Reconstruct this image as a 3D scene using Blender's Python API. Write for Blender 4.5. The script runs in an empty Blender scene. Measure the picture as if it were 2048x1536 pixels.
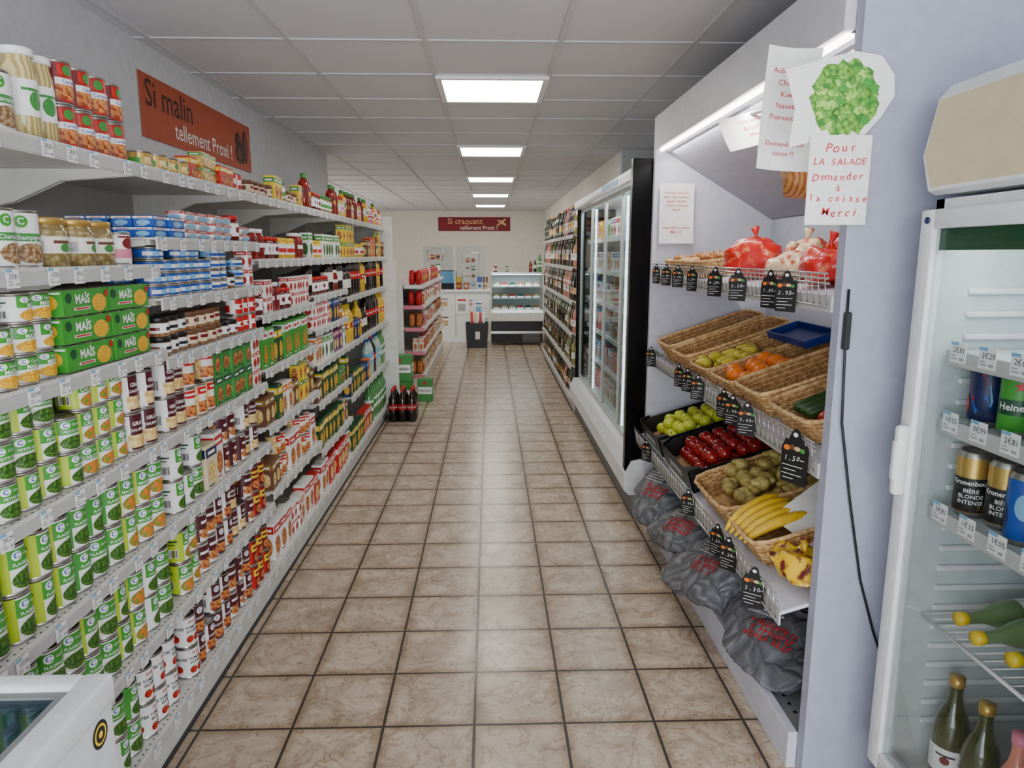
import bpy, bmesh, math, random
from mathutils import Vector, Matrix, noise
from mathutils.bvhtree import BVHTree
random.seed(11)
PI=math.pi
COL=bpy.context.scene.collection
# ---------------------------------------------------------------- materials
MATS={}
def lin(c):
    return tuple(((v/255)/12.92 if v/255<=.04045 else ((v/255+.055)/1.055)**2.4) for v in c)
def mat(name,c,rough=.5,metal=0,c2=None,kind='noise',scale=20,emit=0,bump=0,coat=0,det=3,lo=.4,hi=.6,spec=.5,bdist=.003,warp=0):
    m=bpy.data.materials.new(name); m.use_nodes=True; MATS[name]=m
    nt=m.node_tree; b=nt.nodes['Principled BSDF']
    b.inputs['Roughness'].default_value=rough; b.inputs['Metallic'].default_value=metal
    b.inputs['Coat Weight'].default_value=coat; b.inputs['Specular IOR Level'].default_value=spec
    C=lin(c)+(1,)
    tc=nt.nodes.new('ShaderNodeTexCoord'); src=tc.outputs['Object']
    if warp:
        wn=nt.nodes.new('ShaderNodeTexNoise'); wn.inputs['Scale'].default_value=scale*.6; nt.links.new(src,wn.inputs['Vector'])
        va=nt.nodes.new('ShaderNodeVectorMath'); va.operation='MULTIPLY_ADD'; nt.links.new(wn.outputs['Color'],va.inputs[0]); va.inputs[1].default_value=(warp,)*3; nt.links.new(src,va.inputs[2]); src=va.outputs[0]
    if kind=='noise':
        t=nt.nodes.new('ShaderNodeTexNoise'); t.inputs['Scale'].default_value=scale; t.inputs['Detail'].default_value=det; out='Fac'
    elif kind in('voronoi','crease'):
        t=nt.nodes.new('ShaderNodeTexVoronoi'); t.inputs['Scale'].default_value=scale; out='Distance'
        if kind=='crease': t.feature='DISTANCE_TO_EDGE'
    elif kind=='cells':
        t=nt.nodes.new('ShaderNodeTexVoronoi'); t.inputs['Scale'].default_value=scale; out='Color'
    elif kind=='wave':
        t=nt.nodes.new('ShaderNodeTexWave'); t.inputs['Scale'].default_value=scale; t.inputs['Distortion'].default_value=3; out='Fac'
    nt.links.new(src,t.inputs['Vector'])
    r=nt.nodes.new('ShaderNodeValToRGB'); r.color_ramp.elements[0].position=lo; r.color_ramp.elements[1].position=hi
    r.color_ramp.elements[0].color=C
    r.color_ramp.elements[1].color=(lin(c2)+(1,)) if c2 else tuple(v*.93 for v in C[:3])+(1,)
    nt.links.new(t.outputs[out],r.inputs['Fac']); nt.links.new(r.outputs['Color'],b.inputs['Base Color'])
    if emit:
        b.inputs['Emission Strength'].default_value=emit; nt.links.new(r.outputs['Color'],b.inputs['Emission Color'])
    if bump:
        bp=nt.nodes.new('ShaderNodeBump'); bp.inputs['Strength'].default_value=bump; bp.inputs['Distance'].default_value=bdist
        nt.links.new(t.outputs[out if out!='Color' else 'Distance'],bp.inputs['Height']); nt.links.new(bp.outputs['Normal'],b.inputs['Normal'])
    return m
def glass(name,tint=(248,250,250),refl=.12,amt=.5):
    m=bpy.data.materials.new(name); m.use_nodes=True; MATS[name]=m
    nt=m.node_tree; nt.nodes.clear()
    o=nt.nodes.new('ShaderNodeOutputMaterial'); mx=nt.nodes.new('ShaderNodeMixShader')
    tr=nt.nodes.new('ShaderNodeBsdfTransparent'); gl=nt.nodes.new('ShaderNodeBsdfGlossy')
    gl.inputs['Roughness'].default_value=.03; tr.inputs['Color'].default_value=lin(tint)+(1,)
    lw=nt.nodes.new('ShaderNodeLayerWeight'); lw.inputs['Blend'].default_value=refl
    mu=nt.nodes.new('ShaderNodeMath'); mu.operation='MULTIPLY'; mu.inputs[1].default_value=amt
    nt.links.new(lw.outputs['Fresnel'],mu.inputs[0]); nt.links.new(mu.outputs[0],mx.inputs[0]); nt.links.new(tr.outputs[0],mx.inputs[1]); nt.links.new(gl.outputs[0],mx.inputs[2])
    nt.links.new(mx.outputs[0],o.inputs['Surface'])
for n,c,k in [
 ('white',(240,240,238),dict(rough=.45)),('paper',(244,244,242),dict(rough=.8)),('cream',(232,228,216),dict(rough=.5)),
 ('shelfw',(216,214,208),dict(rough=.4)),('rail',(190,191,188),dict(rough=.35)),('backp',(186,184,178),dict(rough=.6)),
 ('metal',(176,172,165),dict(rough=.3,metal=.9)),('steel',(200,202,204),dict(rough=.28,metal=.7)),('chrome',(210,210,210),dict(rough=.15,metal=1)),
 ('black',(18,18,20),dict(rough=.4)),('blackgloss',(5,5,6),dict(rough=.25,spec=.15)),('dark',(48,48,50),dict(rough=.6)),('grey',(130,132,134),dict(rough=.6)),
 ('deckg',(150,150,154),dict(rough=.5)),
 ('lime',(180,206,36),dict(rough=.4)),('green',(58,138,60),dict(rough=.4)),('dgreen',(18,76,44),dict(rough=.4)),('mgreen',(60,152,50),dict(rough=.4)),
 ('red',(196,24,28),dict(rough=.4)),('dred',(118,18,26),dict(rough=.4)),('burg',(80,22,34),dict(rough=.4)),('orange',(228,114,28),dict(rough=.45)),
 ('yellow',(238,202,36),dict(rough=.4)),('gold',(196,160,84),dict(rough=.3,metal=.6)),('blue',(24,80,172),dict(rough=.35)),('lblue',(122,180,220),dict(rough=.4)),('blue2',(16,52,140),dict(rough=.4)),
 ('navy',(18,30,84),dict(rough=.4)),('pink',(222,124,150),dict(rough=.45)),('purple',(96,44,108),dict(rough=.45)),('brown',(104,64,40),dict(rough=.5)),
 ('tan',(206,172,124),dict(rough=.6)),('beige',(222,204,170),dict(rough=.6)),('inkred',(206,34,44),dict(rough=.8)),('inkblack',(30,30,30),dict(rough=.8)),
 ('inkgrey',(86,88,92),dict(rough=.8)),('label_grey',(170,170,172),dict(rough=.8)),
 ('peas',(92,140,40),dict(rough=.5,c2=(40,84,18),kind='voronoi',scale=160,lo=.15,hi=.6)),
 ('carrots',(226,120,40),dict(rough=.5,c2=(110,140,40),kind='cells',scale=130,lo=.3,hi=.7)),
 ('corn',(246,206,50),dict(rough=.5,c2=(214,150,20),kind='voronoi',scale=180,lo=.1,hi=.7)),
 ('stew',(214,140,70),dict(rough=.5,c2=(150,60,26),kind='cells',scale=110,lo=.3,hi=.7)),
 ('creamy',(238,214,150),dict(rough=.5,c2=(206,160,84),kind='noise',scale=90)),
 ('mush',(204,176,130),dict(rough=.5,c2=(120,84,50),kind='voronoi',scale=120,lo=.1,hi=.7)),
 ('tomato',(206,36,20),dict(rough=.4,c2=(150,20,14),kind='noise',scale=60)),
 ('contolive',(196,174,122),dict(rough=.12,coat=.6,c2=(130,110,62),kind='voronoi',scale=70,lo=.1,hi=.6)),
 ('contpate',(160,120,80),dict(rough=.15,coat=.6,c2=(120,80,50),scale=60)),
 ('contasp',(216,198,140),dict(rough=.12,coat=.6,c2=(170,150,90),kind='wave',scale=30,lo=.2,hi=.8)),
 ('contsauce',(156,30,14),dict(rough=.12,coat=.6,c2=(116,20,12),scale=40)),
 ('contjam',(96,14,20),dict(rough=.12,coat=.6)),
 ('contoil',(232,184,30),dict(rough=.1,coat=.7)),('contwater',(176,204,196),dict(rough=.08,coat=.7)),
 ('contgreen',(80,146,80),dict(rough=.1,coat=.7)),('cola',(30,12,10),dict(rough=.1,coat=.7)),('contlemon',(120,150,100),dict(rough=.06,coat=1)),
 ('winered',(26,12,14),dict(rough=.1,coat=.7)),('winegreen',(50,62,24),dict(rough=.08,coat=.8)),('winerose',(210,130,110),dict(rough=.1,coat=.7)),
 ('winewhite',(150,142,70),dict(rough=.1,coat=.7)),
 ('wicker',(214,170,112),dict(rough=.7,c2=(168,122,70),scale=60)),('wicker2',(232,196,142),dict(rough=.7,c2=(194,150,96),scale=60)),
 ('appleg',(206,216,50),dict(rough=.3,c2=(220,222,90),scale=14)),('appler',(140,8,18),dict(rough=.22,c2=(176,44,36),scale=22,coat=.3)),
 ('pear',(216,204,64),dict(rough=.4,c2=(196,168,56),scale=30)),('pearb',(186,170,98),dict(rough=.55,c2=(154,132,68),scale=50)),
 ('orangef',(250,136,8),dict(rough=.4,c2=(240,116,4),scale=200,bump=.3)),('banana',(242,200,40),dict(rough=.45,c2=(226,180,40),scale=20)),
 ('stem',(70,50,28),dict(rough=.8)),('cuke',(30,70,24),dict(rough=.4,c2=(54,96,36),scale=40)),('onion',(196,136,74),dict(rough=.4,c2=(150,90,40),kind='wave',scale=20)),
 ('netred',(214,22,18),dict(rough=.35,c2=(240,140,90),kind='noise',scale=34,lo=.52,hi=.68,coat=.4)),
 ('netcream',(232,206,160),dict(rough=.4,c2=(214,60,30),kind='noise',scale=30,lo=.5,hi=.6,coat=.3)),
 ('netyellow',(236,190,14),dict(rough=.35,c2=(110,26,34),kind='noise',scale=26,lo=.5,hi=.6,coat=.4)),
 ('sack',(86,88,94),dict(rough=.42,c2=(122,124,130),kind='crease',scale=11,lo=.0,hi=.35,bump=1,bdist=.03,warp=.12,spec=.5)),
 ('lettuce',(140,196,70),dict(rough=.5,c2=(50,124,34),kind='voronoi',scale=75,lo=.1,hi=.75)),
 ('lettuce2',(170,214,100),dict(rough=.5,c2=(80,150,50),kind='noise',scale=70)),
 ('banner1',(176,76,44),dict(rough=.6)),('banner2',(130,24,36),dict(rough=.6)),('btxt',(240,190,130),dict(rough=.6)),('btxtd',(54,18,10),dict(rough=.6)),('bmid',(120,52,34),dict(rough=.6)),
 ('walll',(206,207,209),dict(rough=.85)),('wallback',(226,222,212),dict(rough=.85)),('wallr',(166,169,188),dict(rough=.75)),
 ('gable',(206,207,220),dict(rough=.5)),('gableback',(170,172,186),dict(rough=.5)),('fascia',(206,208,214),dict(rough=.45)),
 ('ctile',(214,214,218),dict(rough=.9,c2=(206,206,210),scale=150)),('cbar',(204,204,207),dict(rough=.6)),
 ('fridgew',(228,232,234),dict(rough=.3)),('fridgein',(202,211,213),dict(rough=.4)),('frzin',(120,140,150),dict(rough=.4)),('signbeige',(216,198,164),dict(rough=.5)),
 ('card',(14,14,14),dict(rough=.6)),('chalk',(225,225,225),dict(rough=.8)),('cardboard',(186,146,100),dict(rough=.85)),
 ('led',(255,252,245),dict(emit=18)),('ledw',(255,250,240),dict(emit=12)),('ledsoft',(235,246,255),dict(emit=5)),
 ]: mat(n,c,**k)
glass('glass'); glass('glassf',(236,243,243),.16,.4); glass('plexi',(240,244,246),.15,.6); glass('glassb',(196,214,224),.2,.7)
def mat_floor():
    m=bpy.data.materials.new('floor_tiles'); m.use_nodes=True; MATS['floor']=m
    nt=m.node_tree; N=nt.nodes; L=nt.links; b=N['Principled BSDF']
    tc=N.new('ShaderNodeTexCoord'); mp=N.new('ShaderNodeMapping'); L.new(tc.outputs['Object'],mp.inputs[0])
    mp.inputs['Location'].default_value=(.06+.303*20,-2.12+.303*20,0)
    def brick(ms,sm,c1=(0,0,0,1),c2=(1,1,1,1),mo=(.5,.5,.5,1)):
        k=N.new('ShaderNodeTexBrick'); k.offset=0; k.squash=1
        k.inputs['Scale'].default_value=1; k.inputs['Brick Width'].default_value=.303; k.inputs['Row Height'].default_value=.303
        k.inputs['Mortar Size'].default_value=ms; k.inputs['Mortar Smooth'].default_value=sm; k.inputs['Bias'].default_value=0
        k.inputs['Color1'].default_value=c1; k.inputs['Color2'].default_value=c2; k.inputs['Mortar'].default_value=mo
        L.new(mp.outputs[0],k.inputs['Vector']); return k
    k=brick(.0050,.1); ke=brick(.045,1)
    vm=N.new('ShaderNodeVectorMath'); vm.operation='MULTIPLY_ADD'; L.new(k.outputs['Color'],vm.inputs[0]); vm.inputs[1].default_value=(9,5,3); L.new(tc.outputs['Object'],vm.inputs[2])
    def noi(s,d,ro,di):
        n=N.new('ShaderNodeTexNoise'); n.inputs['Scale'].default_value=s; n.inputs['Detail'].default_value=d; n.inputs['Roughness'].default_value=ro; n.inputs['Distortion'].default_value=di; L.new(vm.outputs[0],n.inputs['Vector']); return n
    def ramp(src,p0,c0,p1,c1):
        r=N.new('ShaderNodeValToRGB'); e=r.color_ramp.elements; e[0].position=p0; e[0].color=lin(c0)+(1,); e[1].position=p1; e[1].color=lin(c1)+(1,); L.new(src,r.inputs[0]); return r
    def mix(a,b_,f,mode='MULTIPLY'):
        x=N.new('ShaderNodeMixRGB'); x.blend_type=mode
        if isinstance(f,float): x.inputs[0].default_value=f
        else: L.new(f,x.inputs[0])
        L.new(a,x.inputs[1])
        if isinstance(b_,tuple): x.inputs[2].default_value=b_
        else: L.new(b_,x.inputs[2])
        return x
    r1=ramp(noi(8,10,.64,.8).outputs['Fac'],.3,(160,142,122),.68,(204,188,168))
    n2=noi(4.5,5,.55,3.5); r2=N.new('ShaderNodeValToRGB'); e=r2.color_ramp.elements
    e[0].position=.475; e[0].color=(1,1,1,1); e[1].position=.525; e[1].color=(1,1,1,1); q=e.new(.5); q.color=lin((176,142,114))+(1,)
    L.new(n2.outputs['Fac'],r2.inputs[0])
    a=mix(r1.outputs[0],r2.outputs[0],.62)
    r3=ramp(ke.outputs['Fac'],0,(255,255,255),1,(208,194,180)); a=mix(a.outputs[0],r3.outputs[0],.8)
    a=mix(a.outputs[0],lin((60,54,49))+(1,),k.outputs['Fac'],'MIX')
    L.new(a.outputs[0],b.inputs['Base Color'])
    rr=N.new('ShaderNodeMapRange'); rr.inputs['To Min'].default_value=.14; rr.inputs['To Max'].default_value=.34; L.new(noi(12,4,.5,0).outputs['Fac'],rr.inputs['Value']); L.new(rr.outputs[0],b.inputs['Roughness'])
    bp=N.new('ShaderNodeBump'); bp.invert=True; bp.inputs['Strength'].default_value=.5; bp.inputs['Distance'].default_value=.003
    L.new(k.outputs['Fac'],bp.inputs['Height']); L.new(bp.outputs[0],b.inputs['Normal'])
mat_floor()
# ---------------------------------------------------------------- mesh builder
_tc={}
def tmesh(txt,bold):
    key=(txt,bold)
    if key in _tc: return _tc[key]
    cu=bpy.data.curves.new('t','FONT'); cu.body=txt; cu.align_x='CENTER'; cu.align_y='CENTER'; cu.size=1; cu.resolution_u=2; cu.offset=bold
    ob=bpy.data.objects.new('t',cu); COL.objects.link(ob)
    dg=bpy.context.evaluated_depsgraph_get(); dg.update()
    me=bpy.data.meshes.new_from_object(ob.evaluated_get(dg))
    vs=[(v.co.x,v.co.y) for v in me.vertices]; fs=[tuple(p.vertices) for p in me.polygons]
    bpy.data.meshes.remove(me); bpy.data.objects.remove(ob); bpy.data.curves.remove(cu)
    _tc[key]=(vs,fs); return _tc[key]
RH=random.Random(21)
class MB:
    def __init__(s): s.v=[];s.f=[];s.m=[];s.s=[]
    def add(s,vs,fs,m,smooth=False):
        o=len(s.v); s.v+= [tuple(v) for v in vs]
        for f in fs: s.f.append(tuple(i+o for i in f)); s.m.append(m); s.s.append(smooth)
        return s
    def box(s,x0,x1,y0,y1,z0,z1,m=0,bev=0,seg=1):
        if x0>x1:x0,x1=x1,x0
        if y0>y1:y0,y1=y1,y0
        if bev:
            bm=bmesh.new(); bmesh.ops.create_cube(bm,size=1)
            for v in bm.verts: v.co=Vector(((x0+x1)/2+v.co.x*(x1-x0),(y0+y1)/2+v.co.y*(y1-y0),(z0+z1)/2+v.co.z*(z1-z0)))
            bmesh.ops.bevel(bm,geom=bm.edges[:],offset=bev,segments=seg,affect='EDGES',profile=.5)
            bm.verts.index_update(); s.add([v.co[:] for v in bm.verts],[[v.index for v in f.verts] for f in bm.faces],m,seg>1); bm.free(); return s
        vs=[(x,y,z) for x in (x0,x1) for y in (y0,y1) for z in (z0,z1)]
        return s.add(vs,[(0,1,3,2),(4,6,7,5),(0,4,5,1),(2,3,7,6),(0,2,6,4),(1,5,7,3)],m)
    def lathe(s,prof,m,n=24,cx=0,cy=0,z=0,smooth=True,sx=1,sy=1):
        vs=[]; k=len(prof)
        for r,h in prof:
            for i in range(n):
                a=2*PI*i/n; vs.append((cx+sx*max(r,.0002)*math.cos(a),cy+sy*max(r,.0002)*math.sin(a),z+h))
        o=len(s.v); s.v+=vs
        for j in range(k-1):
            mm=m[j] if isinstance(m,(list,tuple)) else m
            for i in range(n):
                s.f.append((o+j*n+i,o+j*n+(i+1)%n,o+(j+1)*n+(i+1)%n,o+(j+1)*n+i)); s.m.append(mm); s.s.append(smooth)
        return s
    def tube(s,pts,r,m,n=6,closed=False,smooth=True):
        P=[Vector(p) for p in pts]; K=len(P); vs=[]
        for i,p in enumerate(P):
            if closed: t=P[(i+1)%K]-P[i-1]
            else: t=P[min(i+1,K-1)]-P[max(i-1,0)]
            t.normalize(); up=Vector((0,0,1)) if abs(t.z)<.9 else Vector((1,0,0))
            a=t.cross(up).normalized(); b=a.cross(t)
            rr=r[i] if isinstance(r,(list,tuple)) else r
            for j in range(n):
                q=2*PI*j/n; vs.append(p+a*rr*math.cos(q)+b*rr*math.sin(q))
        fs=[]
        for i in range(K if closed else K-1):
            for j in range(n):
                i2=(i+1)%K; fs.append((i*n+j,i*n+(j+1)%n,i2*n+(j+1)%n,i2*n+j))
        if not closed: fs+= [tuple(range(n))[::-1],tuple(range((K-1)*n,K*n))]
        return s.add(vs,fs,m,smooth)
    def prism(s,poly,axis,a0,a1,m):
        n=len(poly); f={'x':lambda p,a:(a,p[0],p[1]),'y':lambda p,a:(p[0],a,p[1]),'z':lambda p,a:(p[0],p[1],a)}[axis]
        vs=[f(p,a0) for p in poly]+[f(p,a1) for p in poly]
        return s.add(vs,[tuple(range(n))[::-1],tuple(range(n,2*n))]+[(i,(i+1)%n,n+(i+1)%n,n+i) for i in range(n)],m)
    def art(s,items,mp,e0=.0005,de=.00025):
        for k,it in enumerate(items):
            e=e0+k*de; t=it[0]; m=it[-1]
            if t=='r':
                _,a0,a1,h0,h1,_m=it; n=max(1,math.ceil(abs(a1-a0)/.007)) if mp.curved else 1
                vs=[mp(a0+(a1-a0)*i/n,h,e) for i in range(n+1) for h in (h0,h1)]
                s.add(vs,[(2*i,2*i+2,2*i+3,2*i+1) for i in range(n)],m)
            elif t=='e':
                _,cs,ch,rs,rh,_m=it; n=18
                vs=[mp(cs,ch,e)]+[mp(cs+q*rs*math.cos(2*PI*i/n),ch+q*rh*math.sin(2*PI*i/n),e) for q in (.5,1) for i in range(n)]
                s.add(vs,[(0,1+i,1+(i+1)%n) for i in range(n)]+[(1+i,1+n+i,1+n+(i+1)%n,1+(i+1)%n) for i in range(n)],m)
            elif t=='t':
                _,txt,cs,ch,size,bold,_m=it; vs,fs=tmesh(txt,bold)
                s.add([mp(cs+x*size,ch+y*size,e) for x,y in vs],fs,m)
            elif t=='h':   # uneven hand lettering
                _,txt,cs,ch,size,bold,_m=it; adv=size*.74; x=cs-adv*(len(txt)-1)/2; sl=RH.uniform(-.04,.05)
                for chh in txt:
                    if chh!=' ':
                        vs,fs=tmesh(chh,bold); a=RH.uniform(-.13,.13); q=size*RH.uniform(1.0,1.2); dy=RH.uniform(-.07,.07)*size+(x-cs)*sl; sk=RH.uniform(.05,.25)
                        s.add([mp(x+(u+v*sk)*math.cos(a)*q-v*math.sin(a)*q,ch+dy+u*math.sin(a)*q+v*math.cos(a)*q,e) for u,v in vs],fs,m)
                    x+=adv*RH.uniform(.92,1.08)
            elif t=='p':
                _,pts,_m=it; s.add([mp(x,y,e) for x,y in pts],[tuple(range(len(pts)))],m)
            elif t=='bar':
                _,cs,ch,w,h,_m=it
                s.add([mp(cs+a,ch+b,e) for a,b in ((-w,-h),(w,-h),(w,h),(-w,h))],[(0,1,2,3)],'white')
                x=-w*.8; r=random.Random(5)
                while x<w*.8:
                    q=r.choice((.0006,.001,.0015)); s.add([mp(cs+x+a,ch+b,e+.0002) for a,b in ((0,-h*.8),(q,-h*.8),(q,h*.8),(0,h*.8))],[(0,1,2,3)],'inkblack'); x+=q+r.choice((.0008,.0015))
        return s
    def mesh(s,name):
        me=bpy.data.meshes.new(name); me.from_pydata(s.v,[],s.f)
        ks=[]
        for k in s.m:
            if k not in ks: ks.append(k)
        for k in ks: me.materials.append(MATS[k])
        ix={k:i for i,k in enumerate(ks)}
        me.polygons.foreach_set('material_index',[ix[k] for k in s.m]); me.polygons.foreach_set('use_smooth',s.s)
        me.update(); return me
def mk(f,c): return type('F',(),{'__call__':lambda self,a,h,e:f(a,h,e),'curved':c})()
def cyl(R): return mk(lambda a,h,e:((R+e)*math.sin(a/R),-(R+e)*math.cos(a/R),h),True)
def pl(f): return mk(f,False)
def front(d): return pl(lambda a,h,e:(a,-d/2-e,h))
def lefts(w): return pl(lambda a,h,e:(-w/2-e,-a,h))
def rights(w): return pl(lambda a,h,e:(w/2+e,a,h))
def tops(H): return pl(lambda a,h,e:(a,h,H+e))
def tag(o,label=None,cat=None,group=None,kind=None):
    if label:o['label']=label
    if cat:o['category']=cat
    if group:o['group']=group
    if kind:o['kind']=kind
    return o
def ob(name,me,parent=None,loc=(0,0,0),rot=(0,0,0)):
    o=bpy.data.objects.new(name,me); COL.objects.link(o); o.location=loc; o.rotation_euler=rot
    if parent: o.parent=parent
    return o
def put(mb,name,parent=None,loc=(0,0,0),rot=(0,0,0),**k): return tag(ob(name,mb.mesh(name),parent,loc,rot),**k)
def empty(name,loc,label,cat,group=None,rot=(0,0,0)): return tag(ob(name,None,None,loc,rot),label,cat,group)
def struct(name,mb): return put(mb,name,kind='structure')
# ---------------------------------------------------------------- products
P={}
def reg(key,name,cat,desc,parts,w,d,h,group,col=None): P[key]=dict(name=name,cat=cat,desc=desc,parts=[(n,mb.mesh(n)) for n,mb in parts],w=w,d=d,h=h,group=group,col=col)
def can(key,desc,R,h,base,side,art,name='tin_can',cat='can',group='tin cans on the shelves'):
    b=MB(); b.lathe([(0,.003),(R-.004,.0015),(R-.001,0),(R,.001),(R,.0035),(R-.0014,.005),(R-.0014,h-.005),(R,h-.0035),(R,h-.001),(R-.001,h),(R-.0025,h-.001),(R-.003,h-.0035),(R*.6,h-.003),(0,h-.0035)],'metal')
    b.tube([(.012*math.cos(2*PI*i/10)-.008,.009*math.sin(2*PI*i/10),h-.0022) for i in range(10)],.0014,'metal',n=4,closed=True)
    l=MB(); n=28; z0,z1=.0065,h-.0065; r=R-.0004
    for i in range(n):
        a0=-PI+2*PI*i/n; a1=a0+2*PI/n; am=(a0+a1)/2
        m=side if -2.6<am<-.95 else base
        l.add([(r*math.sin(a),-r*math.cos(a),z) for z in (z0,z1) for a in (a0,a1)],[(0,1,3,2)],m,True)
    l.art(art,cyl(R),e0=.0002)
    reg(key,name,cat,desc,[(name,b),('paper_label',l)],2*R+.003,2*R+.003,h,group,side)
R=.0365
def veg(key,desc,h,txt,food,sub=None,c='mgreen',side='lime'):
    k=h/.11
    can(key,desc,R,h,'white',side,[('r',-.034,.04,.058*k,.1*k,c),('e',-.016,.086*k,.011,.011*k,'white'),('t','C',-.016,.086*k,.02*k,.02,'blue'),('t','Carrefour',.016,.086*k,.0085,.01,'white'),
      ('t',txt,.002,.066*k,min(.013,.1/len(txt)),.02,'white'),('e',.002,.031*k,.033,.021*k,food),('r',.044,.062,.02*k,.09*k,'lime'),('bar',-.066,.036*k,.014,.015*k,'white'),('r',-.08,-.052,.075*k,.08*k,'dgreen'),('r',-.08,-.06,.065*k,.068*k,'dgreen'),
      ('e',.094,.05*k,.015,.02*k,food),('r',-.092,-.086,.02*k,.09*k,'white')])
veg('flag','green flageolet bean can',.11,'FLAGEOLETS','peas')
veg('flag2','dark green bean can',.11,'FLAGEOLETS','peas',side='mgreen')
veg('haricot','white green-bean can',.11,'HARICOTS VERTS','peas',side='white')
veg('macedoine','orange-photo vegetable can',.11,'MACÉDOINE','carrots')
veg('pois','short green pea can',.085,'PETITS POIS','peas')
veg('carotte','short orange carrot can',.085,'CAROTTES','carrots')
veg('smallgreen','small white-green can',.066,'MAÏS','corn',side='white')
can('cassoulet','burgundy cassoulet can',R,.11,'burg','white',[('r',-.04,.04,.012,.045,'stew'),('e',-.012,.088,.012,.012,'white'),('t','C',-.012,.088,.02,.02,'blue'),('t','CASSOULET',.0,.06,.0125,.02,'white'),('bar',-.066,.04,.014,.018,'white'),('r',-.083,-.05,.075,.1,'burg')])
can('gratin','cream-burgundy gratin can',R,.11,'burg','white',[('r',-.04,.045,.012,.048,'creamy'),('t','GRATIN',.0,.08,.015,.02,'white'),('t','DAUPHINOIS',.0,.062,.0115,.02,'white'),('bar',-.066,.04,.014,.018,'white'),('r',.05,.08,.01,.1,'creamy')])
can('tomates','white whole-tomato can',R,.11,'white','white',[('t','Simpl',-.0,.09,.016,.01,'red'),('t','TOMATES',0,.07,.0125,.02,'inkblack'),('t','ENTIÈRES',0,.056,.0115,.02,'inkblack'),('e',-.014,.03,.012,.012,'tomato'),('e',.012,.03,.013,.013,'tomato'),('e',-.014,.041,.004,.002,'green'),('e',.012,.042,.004,.002,'green'),('t','TOMATES',-.06,.07,.0125,.02,'inkblack'),('e',-.06,.035,.013,.013,'tomato')])
can('ravioli','cream-red ready meal can',R,.11,'cream','creamy',[('r',-.04,.04,.075,.1,'red'),('r',-.04,.04,.012,.05,'stew'),('r',-.03,.03,.084,.091,'white'),('e',.07,.05,.015,.02,'orange'),('bar',-.07,.04,.014,.018,'white')])
can('redcan','red photo can',R,.1,'tomato','dred',[('r',-.04,.04,.012,.045,'stew'),('r',-.04,.04,.045,.06,'white'),('e',-.01,.078,.012,.012,'green'),('t','Carrefour',0,.052,.012,.01,'blue'),('r',-.085,-.05,.02,.08,'stew')])
can('bigcan','large white mushroom can',.046,.125,'white','white',[('r',-.05,.055,.058,.075,'green'),('e',-.02,.1,.014,.013,'mgreen'),('t','C',-.02,.1,.02,.02,'white'),('t','Champignons',.0,.066,.014,.01,'white'),('e',0,.032,.04,.022,'mush'),('e',-.08,.05,.03,.03,'peas')])
can('eloi','red-banded white can',.043,.105,'white','white',[('r',-.06,.06,.06,.082,'red'),('t','Saint Eloi',0,.071,.022,.02,'white'),('e',0,.03,.045,.02,'creamy'),('r',-.05,.05,.01,.016,'green'),('e',-.085,.04,.02,.02,'creamy'),('t','Saint Eloi',-.09,.08,.014,.02,'red')])
can('pinkcan','white-pink can',.0365,.09,'white','white',[('r',-.045,.05,.02,.045,'pink'),('e',0,.06,.02,.015,'dred'),('r',-.08,-.055,.02,.06,'pink'),('r',-.03,.03,.075,.08,'dred')])
can('redsm','burgundy-yellow can',R,.11,'dred','red',[('r',-.04,.04,.06,.09,'yellow'),('r',-.03,.03,.07,.08,'dred'),('e',0,.032,.03,.02,'stew'),('bar',-.066,.04,.014,.018,'white')])
can('tuna','blue fish tin',.042,.038,'blue','blue',[('r',-.06,.06,.012,.024,'white'),('e',-.02,.018,.012,.008,'lblue'),('r',-.1,-.08,.01,.026,'blue')],name='fish_tin',group='fish tins on the second bay')
can('tunaw','white fish tin',.042,.038,'white','lblue',[('r',-.06,.06,.01,.02,'blue'),('e',.02,.02,.012,.008,'red'),('r',-.1,-.08,.01,.026,'blue')],name='fish_tin',group='fish tins on the second bay')
can('goldtin','small gold tin',.0365,.05,'gold','gold',[('r',-.04,.04,.012,.032,'creamy'),('e',0,.024,.018,.01,'green'),('r',-.085,-.05,.012,.03,'mgreen')],name='small_tin')
can('colasm','small red tin',.033,.07,'red','white',[('r',-.03,.03,.025,.045,'white'),('e',0,.035,.012,.008,'tomato'),('r',-.075,-.05,.012,.04,'red')],name='small_tin')
can('cassbig','burgundy stew can',R,.11,'white','burg',[('r',-.045,.045,.05,.1,'burg'),('e',0,.034,.033,.02,'stew'),('r',-.025,.025,.07,.08,'white'),('bar',-.068,.035,.014,.015,'white'),('r',-.085,-.055,.06,.08,'stew')])
def jar(key,desc,R,h,cont,lid,lab=None,la=None,lh=.016,name='glass_jar',cat='jar',z0=.2,z1=.7,sq=.78):
    b=MB().lathe([(0,.002),(R*.9,0),(R,.004),(R,h*.72),(R*.96,h*.78),(R*sq,h*.86),(R*sq,h-lh)],cont,n=20)
    l=MB().lathe([(R*sq+.001,h-lh-.001),(R*sq+.0035,h-lh),(R*sq+.0035,h-.002),(R*sq+.002,h),(0,h)],lid,n=20)
    ps=[(name,b),('lid',l)]
    if lab:
        a=MB(); n=20; r=R+.0004
        for i in range(n):
            a0=-2.6+5.2*i/n; a1=a0+5.2/n
            a.add([(r*math.sin(q),-r*math.cos(q),z) for z in (h*z0,h*z1) for q in (a0,a1)],[(0,1,3,2)],lab,True)
        if la: a.art(la,cyl(R),e0=.0006)
        ps.append(('paper_label',a))
    reg(key,name,cat,desc,ps,2*R+.004,2*R+.004,h,'glass jars on the shelves')
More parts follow.
